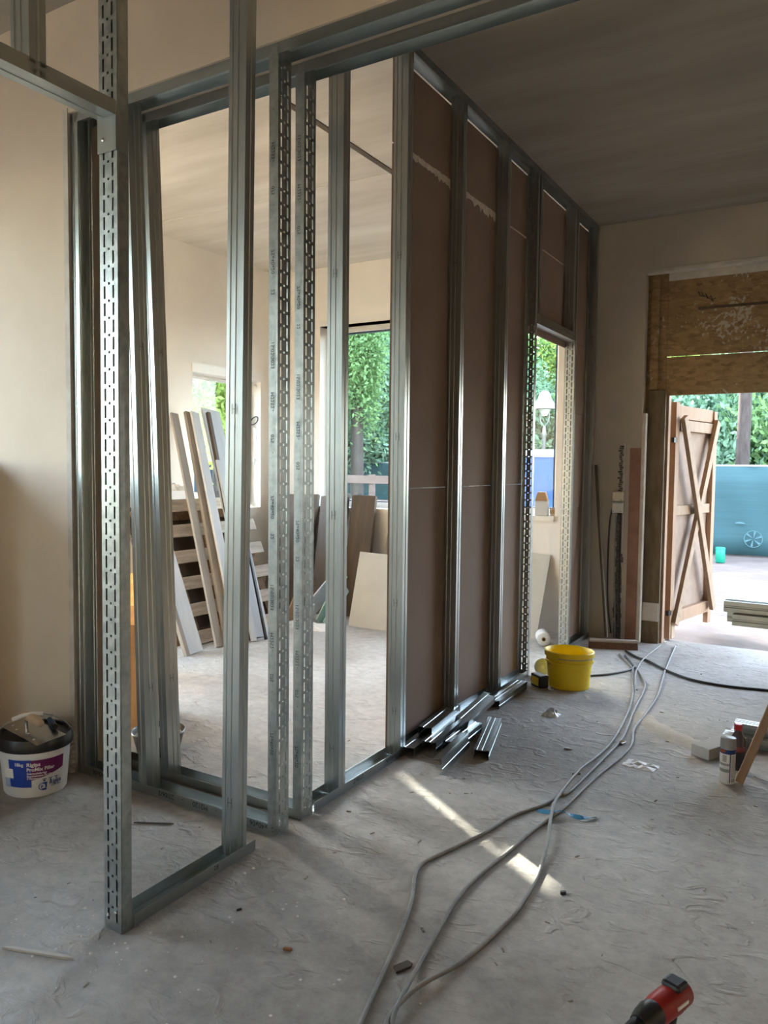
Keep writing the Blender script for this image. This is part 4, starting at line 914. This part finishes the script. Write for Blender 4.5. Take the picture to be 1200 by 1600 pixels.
# wire loop at the small window
cable('wire_loop', [(XL+.00+.05*math.cos(t)-.06, 6.09, 1.86+.035*math.sin(t)+.02*math.cos(t)) for t in np.linspace(0, 6.2, 12)], .006, cable_blk, 'black wire loop sticking out of the small window reveal', 'wire', n=4)
cable('loose_wires', [(XL-.08, 6.11, 1.80), (XL-.03, 6.08, 1.76), (XL-.01, 6.06, 1.68), (XL+.0, 6.05, 1.64)], .005, white_pl, 'white wires sprouting below the black loop in the reveal', 'wire', n=4)
cable('wire_stub', [(XL-.09, 6.11, 1.47), (XL-.05, 6.08, 1.46), (XL-.05, 6.07, 1.41)], .006, white_pl, 'short white wire stub low in the small window reveal', 'wire', n=4)
# brown panels under the wide window
G = 'brown boards leaning below the wide window'
leaning('brown_board', (-4.72, 5.92, .004), (-4.78, 6.27, 1.12), .46, .045, wood_brown, 'dark brown board below the window, leftmost of three', 'board', G, xdir=(1, .1, 0))
leaning('brown_board', (-4.20, 5.90, .004), (-4.32, 6.24, 1.13), .34, .045, wood_brown, 'dark brown board below the window, tilted middle one of three', 'board', G, xdir=(1, -.15, 0))
leaning('brown_board', (-3.93, 5.98, .004), (-3.985, 6.26, 1.13), .24, .06, wood_brown, 'dark brown board below the window, rightmost of three', 'board', G, xdir=(1, .2, 0))
leaning('plasterboard_sheet', (-3.49, 5.61, .004), (-3.49, 5.79, .64), .42, .0125, board_grey, 'grey plasterboard sheet leaning below the wide window', 'board', xdir=(.97, .20, 0))
leaning('timber_strip', (-3.72, 6.12, .004), (-3.66, 6.35, .90), .16, .03, board_edge, 'taupe timber strip leaning on the wall behind the grey sheet', 'board', xdir=(1, 0, 0))
leaning('plasterboard_sheet', (-3.36, 6.16, .004), (-3.36, 6.355, .92), .34, .0125, board_grey, 'second plasterboard sheet standing against the wall beside the partition', 'board', xdir=(1, 0, 0))
leaning('plasterboard_sheet', (-2.36, 6.03, .004), (-2.36, 6.345, .68), .42, .0125, board_grey, 'plasterboard sheet leaning on the wall seen through the partition doorway', 'board', xdir=(1, .1, 0))
# scraps pile
def scrap(b, t, wd, m, label): return leaning('board_scrap', b, t, wd, .0125, m, label, 'board scrap', 'board scraps heaped below the brown boards')
scrap((-4.02, 5.60, .004), (-3.93, 5.86, .42), .14, board_green, 'green plasterboard scrap standing in the heap, taller one')
scrap((-3.92, 5.55, .004), (-3.86, 5.80, .30), .11, board_green, 'green plasterboard scrap in the heap, shorter one')
scrap((-4.16, 5.50, .004), (-4.10, 5.86, .28), .20, board_white, 'white board scrap leaning in the heap below the brown boards')
scrap((-4.10, 5.36, .02), (-4.06, 5.58, .12), .13, board_white, 'white board scrap lying at the front of the heap')
scrap((-4.30, 5.52, .004), (-4.36, 5.86, .36), .12, cardb, 'brown cardboard scrap leaning in the heap')
crumple('plaster_rubble', (-4.02, 5.42, 0), .5, .26, .04, chalk, 'white plaster rubble on the floor in front of the scrap heap', 'rubble', 21, n=14)['kind'] = 'stuff'
# window sill items
sb = thing('paper_sack', (-2.26, YF+.04, WZ0+.02), 'open white carton standing on the far window sill', 'carton', rz=R(10))
bx('body', (-.055, -.04, 0), (.055, .045, .13), mat('pale_carton', (.55, .58, .60), rough=.8), sb, .004)
mb = MB().prism([(-.055, .13), (.055, .13), (.03, .205), (-.03, .205)], -.04, .045); mb.build('fold_top', cardb, sb, rot=(R(90), 0, 0))
cp = thing('paper_cup', (-2.165, YF+.06, WZ0+.02), 'small brown printed cup beside the carton on the sill', 'cup')
MB().lathe([(.022, 0), (.028, .07), (.0295, .072), (.026, .070), (.021, .004), (0, .004)], 18, cap1=False).build('body', mat('brown_cup', (.45, .33, .26), rough=.6), cp, smooth=50); MB().lathe([(.026, .02), (.0285, .05)], 18, cap0=False, cap1=False).build('print_band', cardb, cp)
# unseen stack left of the frame, added to shade the lower left wall
bs = thing('shade_stack', (-3.985, 1.62, 0), 'unseen block stack added just left of the view to shade the wall', 'shade blocker')
for k in range(3): bx('skid', (-.45, -.56+k*.54, 0), (.45, -.48+k*.54, .12), wood_grey, bs)
for k in range(3): bx('shade_block', (-.46, -.60, .12+k*.435), (.46, .60, .12+k*.435+.43), board_grey, bs, .02)

# ------------------------------------------------------------------ outside
def gz(x, y): return -.06-.24*min(1, max(0, (y-7.2)/6))
V = []; F = []; nx, ny = 90, 60; r = np.random.default_rng(3)
xs = np.linspace(-45, 30, nx); ys = 6.745+np.linspace(0, 1, ny)**1.8*50; bumps = r.normal(0, 1, (nx, ny))
for i in range(nx):
    for j in range(ny): V.append((xs[i], ys[j], gz(xs[i], ys[j])+(.018*bumps[i, j] if j > 2 else 0)))
for i in range(nx-1):
    for j in range(ny-1): F.append((i*ny+j, (i+1)*ny+j, (i+1)*ny+j+1, i*ny+j+1))
gr = MB().add(V, F).build('ground', sand_m, None, smooth=True); struct(gr, 'pale trampled sand of the building site outside the far wall')
g2 = MB().box((-45, -30, -.5), (-5.46, 6.74, -.30)).box((-5.46, -30, -.5), (30, -4.42, -.3)).build('ground', sand_m); struct(g2, 'bare ground beside and behind the house')
cy_ = MB().box((-1.95, 6.74, 2.99), (2.6, 8.2, 3.14)).build('shade_slab', ceil_m); struct(cy_, 'unseen concrete slab added over the far doorway outside to cut sky light')  # unseen slab, added to reduce sky light around the doorway
fe = thing('site_fence', (-1.4, 16.8, -.30), 'teal mesh privacy fence along the far side of the site', 'fence')
for k in range(9):
    x0_ = -15.0+k*3.02-(-1.4); zt = 1.80
    mb = MB(); n = 16; V = []; F = []
    for i in range(n+1):
        for j in range(6):
            V.append((x0_+.04+(2.9)*i/n, .02*math.sin(i*1.3+j)+.015*math.sin(j*2.1+k), .03+(zt-.05)*j/5))
    for i in range(n):
        for j in range(5): a_ = i*6+j; F.append((a_, a_+6, a_+7, a_+1))
    m_ = mb.add(V, F).build('mesh_panel', tealmesh, fe, smooth=True); sl = m_.modifiers.new('s', 'SOLIDIFY'); sl.thickness = .006
    MB().tube([(x0_, .03, 0), (x0_, .03, zt+.12)], .022, 8).build('post', galv_pale, fe); MB().tube([(x0_, .03, zt), (x0_+2.98, .03, zt)], .02, 8).build('top_pipe', galv_pale, fe)
    bx('foot_block', (x0_-.3, -.1, -.02), (x0_+.3, .13, .10), mat('concrete_foot%d' % k, (.4, .4, .4), rough=.9) if k == 0 else bpy.data.materials['concrete_foot0'], fe)
def emblem(cx, cz, rad):
    V = []; F = []; n = 28; y_ = -.055
    for i in range(n):
        a_ = 2*math.pi*i/n
        for rr in (rad, rad*.93): V.append((cx+rr*math.cos(a_), y_, cz+rr*math.sin(a_)))
    for i in range(n): j = (i+1) % n; F.append((2*i, 2*i+1, 2*j+1, 2*j))
    for k in range(6):
        a0 = k*math.pi/3+.2; a1 = a0+.30; b_ = len(V); V += [(cx+.1*rad*math.cos(a0), y_, cz+.1*rad*math.sin(a0)), (cx+.9*rad*math.cos(a0), y_, cz+.9*rad*math.sin(a0)), (cx+.9*rad*math.cos(a1), y_, cz+.9*rad*math.sin(a1))]; F.append((b_, b_+1, b_+2))
    return MB().add(V, F).build('emblem', pale_print, fe)
emblem(-.15, .36, .17)
MB().add([(-.40+.10*math.cos(a_), -.055, .64+.05*math.sin(a_)) for a_ in np.linspace(.2, 2.9, 12)], [tuple(range(12))]).build('emblem', pale_print, fe)
cn = thing('green_canister', (-1.98, 15.5, -.31), 'bright green plastic canister on the sand in front of the fence', 'canister')
MB().lathe([(.075, 0), (.085, .01), (.085, .27), (.080, .285), (.0, .285)], 20, cap1=False).build('body', greenp, cn, smooth=50); MB().lathe([(.087, .25), (.089, .252), (.089, .275), (.087, .277)], 20, cap0=False, cap1=False).build('rim', greenp, cn)
ba = thing('barrier_board', (-2.35, 10.6, gz(0, 10.6)), 'orange and white barrier panel outside behind the site door', 'barrier')
for k in range(7): bx('stripe', (-.30, 0, .10+k*.16), (.30, .03, .10+k*.16+.158), orange if k % 2 == 0 else white_pl, ba)
bx('stripe', (-.30, 0, 1.22), (.30, .03, 1.36), orange, ba)
for sx in (-.25, .25): bx('foot', (sx-.03, -.25, -.02), (sx+.03, .25, .10), black_pl, ba)
to = thing('portable_toilet', (-5.45, 15.6, -.30), 'blue portable toilet cabin with white roof on the site', 'toilet cabin', rz=R(16))
to.scale = (.92, .92, .92)
bx('cabin', (-.55, -.55, .10), (.55, .55, 2.12), toiletblue, to, .03); bx('skid', (-.58, -.58, 0), (.58, .58, .10), black_pl, to)
mb = MB().add([(-.60, -.60, 2.10), (.60, -.60, 2.10), (.60, .60, 2.10), (-.60, .60, 2.10), (-.42, -.42, 2.27), (.42, -.42, 2.27), (.42, .42, 2.27), (-.42, .42, 2.27)], [(3, 2, 1, 0), (4, 5, 6, 7), (0, 1, 5, 4), (1, 2, 6, 5), (2, 3, 7, 6), (3, 0, 4, 7)]).build('roof', toiletwhite, to, bevel=.02)
bx('door', (-.40, -.575, .14), (.40, -.55, 2.02), toiletblue, to, .006); bx('latch', (.30, -.60, 1.05), (.36, -.575, 1.2), black_pl, to)
for k in range(4): bx('rib', (-.33+k*.2, -.582, .2), (-.30+k*.2, -.574, 1.95), toiletblue, to)
la = thing('street_lantern', (-6.46, 18.4, -.3), 'pale old style street lantern rising behind the toilet cabin', 'lantern')
MB().lathe([(.10, 0), (.09, .6), (.05, .7), (.045, 2.5), (.07, 2.54), (.05, 2.6), (.03, 2.75)], 14).build('post', lampm, la, smooth=50)
for s_ in (-1, 1): MB().tube([(0, 0, 2.72), (s_*.10, 0, 2.86), (s_*.12, 0, 3.02), (s_*.10, 0, 3.12)], .016, 6).build('bracket', lampm, la)
MB().lathe([(.06, 3.0), (.17, 3.18), (.20, 3.2)], 18, cap1=True).build('lamp_glass', white_pl, la, smooth=50)
MB().lathe([(.30, 3.16), (.28, 3.24), (.16, 3.42), (.14, 3.5), (.10, 3.58), (.0, 3.62)], 20, cap1=False).build('hood', lampm, la, smooth=50)
ra = thing('board_railing', (-7.4, 11.6, gz(0, 11.6)), 'pinkish board railing outside the wide window', 'railing')
for z in (.92, 1.34): bx('rail', (-1.4, 0, z), (1.6, .03, z+.14), railw, ra, .004)
for x in (-1.3, .1, 1.5): bx('post', (x, .03, -.02), (x+.09, .11, 1.5), railw, ra, .004)
# shed beyond the small window
sh = thing('neighbour_shed', (-15.2, 16.0, -.3), 'pale shed with beige sloping roof beyond the small window', 'shed', rz=R(45))
bx('wall', (-2.2, -1.6, 0), (2.2, 1.6, 2.3), housew, sh)
MB().add([(-2.6, -1.9, 2.2), (2.6, -1.9, 2.2), (2.6, 0, 3.3), (-2.6, 0, 3.3), (-2.6, 1.9, 2.2), (2.6, 1.9, 2.2), (-2.6, -1.9, 2.3), (2.6, -1.9, 2.3), (2.6, 0, 3.42), (-2.6, 0, 3.42), (-2.6, 1.9, 2.3), (2.6, 1.9, 2.3)], [(0, 1, 2, 3), (3, 2, 5, 4), (6, 9, 8, 7), (9, 10, 11, 8), (0, 6, 7, 1), (4, 5, 11, 10), (0, 3, 9, 6), (3, 4, 10, 9), (1, 7, 8, 2), (2, 8, 11, 5)]).build('roof', roof_m, sh)
bx('window', (-.5, -1.63, 1.0), (.5, -1.6, 1.8), darkframe, sh)

# trees: shared crowns and trunks
def crown(name, n, rx, rz_, zc_, m, size, seed, low=False):
    g = np.random.default_rng(seed); nb = 46
    cen = g.normal(0, 1, (nb, 3)); cen /= np.linalg.norm(cen, axis=1)[:, None]; cen *= (g.uniform(.25, 1, (nb, 1))**.5)
    cen *= np.array([rx*.8, rx*.8, rz_*.85]); cen[:, 2] += zc_
    per = n//nb; C_ = np.repeat(cen, per, 0)+g.normal(0, 1, (nb*per, 3))*np.array([rx*.2, rx*.2, rz_*.14])
    k = len(C_); A = g.normal(0, 1, (k, 3)); A /= np.linalg.norm(A, axis=1)[:, None]; B = np.cross(A, g.normal(0, 1, (k, 3))); B /= np.linalg.norm(B, axis=1)[:, None]
    s_ = g.uniform(.6, 1.3, (k, 1))*size
    V = np.empty((k*4, 3)); V[0::4] = C_-A*s_; V[1::4] = C_+B*s_*.45; V[2::4] = C_+A*s_; V[3::4] = C_-B*s_*.45
    me = bpy.data.meshes.new(name); idx = np.arange(k*4)
    me.vertices.add(k*4); me.vertices.foreach_set('co', V.ravel()); me.loops.add(k*4); me.loops.foreach_set('vertex_index', idx)
    me.polygons.add(k); me.polygons.foreach_set('loop_start', np.arange(0, k*4, 4)); me.update(calc_edges=True); me.materials.append(m)
    return me
CR = [crown('foliage', 20000, 2.4, 3.6, 5.4, leaf1, .105, 1), crown('foliage', 20000, 2.2, 3.4, 5.2, leaf2, .10, 2), crown('foliage', 18000, 2.3, 3.4, 5.6, leaf3, .105, 3)]
BU = [crown('foliage', 18000, 1.7, 1.5, 1.5, leaf2, .070, 4), crown('foliage', 18000, 1.6, 1.5, 1.5, leaf1, .070, 5)]
def trunk_mesh(h, rad, seed):
    r_ = random.Random(seed); mb = MB()
    pts = [(r_.uniform(-.05, .05)*i*.4, r_.uniform(-.05, .05)*i*.4, h*i/6) for i in range(7)]
    mb.tube(pts, [rad*(1.25 if i == 0 else 1-.08*i) for i in range(7)], 10)
    for k in range(7):
        a_ = r_.uniform(0, 6.28); z0 = h*r_.uniform(.45, .9); L = r_.uniform(.9, 1.7)
        mb.tube([(0, 0, z0), (L*.5*math.cos(a_), L*.5*math.sin(a_), z0+.35), (L*math.cos(a_), L*math.sin(a_), z0+.9)], [rad*.35, rad*.22, rad*.08], 6)
    return mb.mesh('trunk', bark, 60)
TR = [trunk_mesh(7.5, .17, 1), trunk_mesh(7.5, .14, 2), trunk_mesh(7.8, .20, 3)]
KN = ['mid green', 'blue green', 'yellow green']
def tree(x, y, v, s_, rz_, label): 
    o_ = thing('tree', (x, y, gz(x, y)-.02), label, 'tree', 'trees behind the site fence', rz=rz_); o_.scale = (s_, s_, s_*.84)
    link('foliage', CR[v], o_); link('trunk', TR[v], o_); return o_
def bush(x, y, v, s_, rz_, label):
    o_ = thing('shrub', (x, y, gz(x, y)-.02), label, 'shrub', 'shrubs behind the site fence', rz=rz_); o_.scale = (s_, s_, s_*1.25)
    link('foliage', BU[v], o_)
    MB().tube([(0, 0, 0), (.1, .05, .8), (.15, .1, 1.6)], [.05, .04, .02], 6).build('stem', bark, o_); return o_
for x, y, v, sc_, lab in (
    (-11.6, 13.9, 0, .80, 'mid green tree left of the ivy trunk in the wide window'),
    (-11.3, 17.0, 1, .85, 'blue green tree filling the wide window behind the ivy trunk'),
    (-12.4, 20.4, 2, .85, 'yellow green tree at the left rear of the wide window'),
    (-8.9, 21.6, 1, .72, 'blue green tree right of the ivy trunk in the wide window'),
    (-9.9, 24.2, 0, .95, 'mid green tree far behind the wide window'),
    (-5.6, 21.8, 0, .72, 'mid green tree behind the street lantern'),
    (-7.2, 25.2, 2, .95, 'yellow green tree deep behind the toilet cabin'),
    (-3.4, 23.4, 2, .85, 'yellow green tree left of the pine trunk in the doorway'),
    (-1.4, 21.4, 1, .85, 'blue green tree right of the pine trunk in the doorway'),
    (1.0, 23.0, 0, .85, 'mid green tree at the right edge of the doorway'),
    (-1.8, 26.8, 0, .95, 'mid green tree deep in the doorway view'),
    (2.6, 26.5, 2, .95, 'yellow green tree deep at the right of the doorway view')):
    tree(x, y, v, sc_, x*1.7+y, lab)
for x, y, v, sc_, lab in (
    (-11.2, 18.9, 0, 1.0, 'blue green shrub behind the fence at the left of the wide window'),
    (-9.3, 18.6, 1, 1.05, 'mid green shrub behind the fence in the wide window'),
    (-7.4, 21.4, 0, 1.1, 'blue green shrub behind the toilet cabin'),
    (-4.6, 19.0, 1, 1.0, 'mid green shrub right of the street lantern'),
    (-3.6, 19.6, 0, 1.1, 'blue green shrub behind the fence left of the pine trunk'),
    (-1.2, 20.0, 1, 1.1, 'mid green shrub behind the fence right of the pine trunk'),
    (.9, 19.2, 0, 1.1, 'blue green shrub behind the fence at the right edge of the doorway')):
    bush(x, y, v, sc_, x*2.3, lab)
# unseen leaf column, added to block low sun from the back room floor
g = np.random.default_rng(31); hk = 12000
C_ = np.stack([g.uniform(-.40, .40, hk), g.uniform(-.85, .85, hk), 4.50*g.uniform(0, 1, hk)**.8+g.normal(0, .05, hk)], 1)
A = g.normal(0, 1, (hk, 3)); A /= np.linalg.norm(A, axis=1)[:, None]; B = np.cross(A, g.normal(0, 1, (hk, 3))); B /= np.linalg.norm(B, axis=1)[:, None]
V = np.empty((hk*4, 3)); V[0::4] = C_-A*.08; V[1::4] = C_+B*.045; V[2::4] = C_+A*.08; V[3::4] = C_-B*.045
he = thing('sun_blocker', (-10.5, 9.05, -.3), 'unseen leafy column added outside the left wall to block low sun', 'shrub')
hme = bpy.data.meshes.new('foliage'); hme.from_pydata(V.tolist(), [], [(4*i, 4*i+1, 4*i+2, 4*i+3) for i in range(hk)]); hme.materials.append(leaf1); link('foliage', hme, he)
for yy in (-.5, .0, .5): MB().tube([(0, yy, 0), (.03, yy+.05, 2.2), (0, yy, 4.0)], [.04, .03, .015], 6).build('stem', bark, he)
# bare trunk seen in the doorway and ivy tree seen in the wide window
o = thing('pine_trunk', (-1.87, 17.2, -.3), 'straight grey brown pine trunk seen through the far doorway', 'tree'); MB().tube([(0, 0, 0), (.03, .02, 3), (.0, 0, 9)], [.15, .125, .10], 12).build('trunk', bark, o, smooth=60); link('foliage', crown('foliage', 9000, 1.9, 1.6, 8.6, leaf2, .10, 12), o)
o = thing('ivy_tree', (-9.65, 14.9, -.3), 'ivy covered tree trunk standing outside the wide window', 'tree'); MB().tube([(0, 0, 0), (-.05, .02, 2.5), (-.02, 0, 7)], [.17, .14, .10], 12).build('trunk', bark, o, smooth=60); link('ivy', crown('ivy', 11000, .62, 2.6, 4.6, leaf1, .06, 13), o)
o = thing('leafy_tree', (-10.4, 11.05, -.3), 'leafy tree close to the house beyond the small window', 'tree'); o.scale = (.62, .62, .72); link('foliage', CR[2], o); link('trunk', TR[1], o)
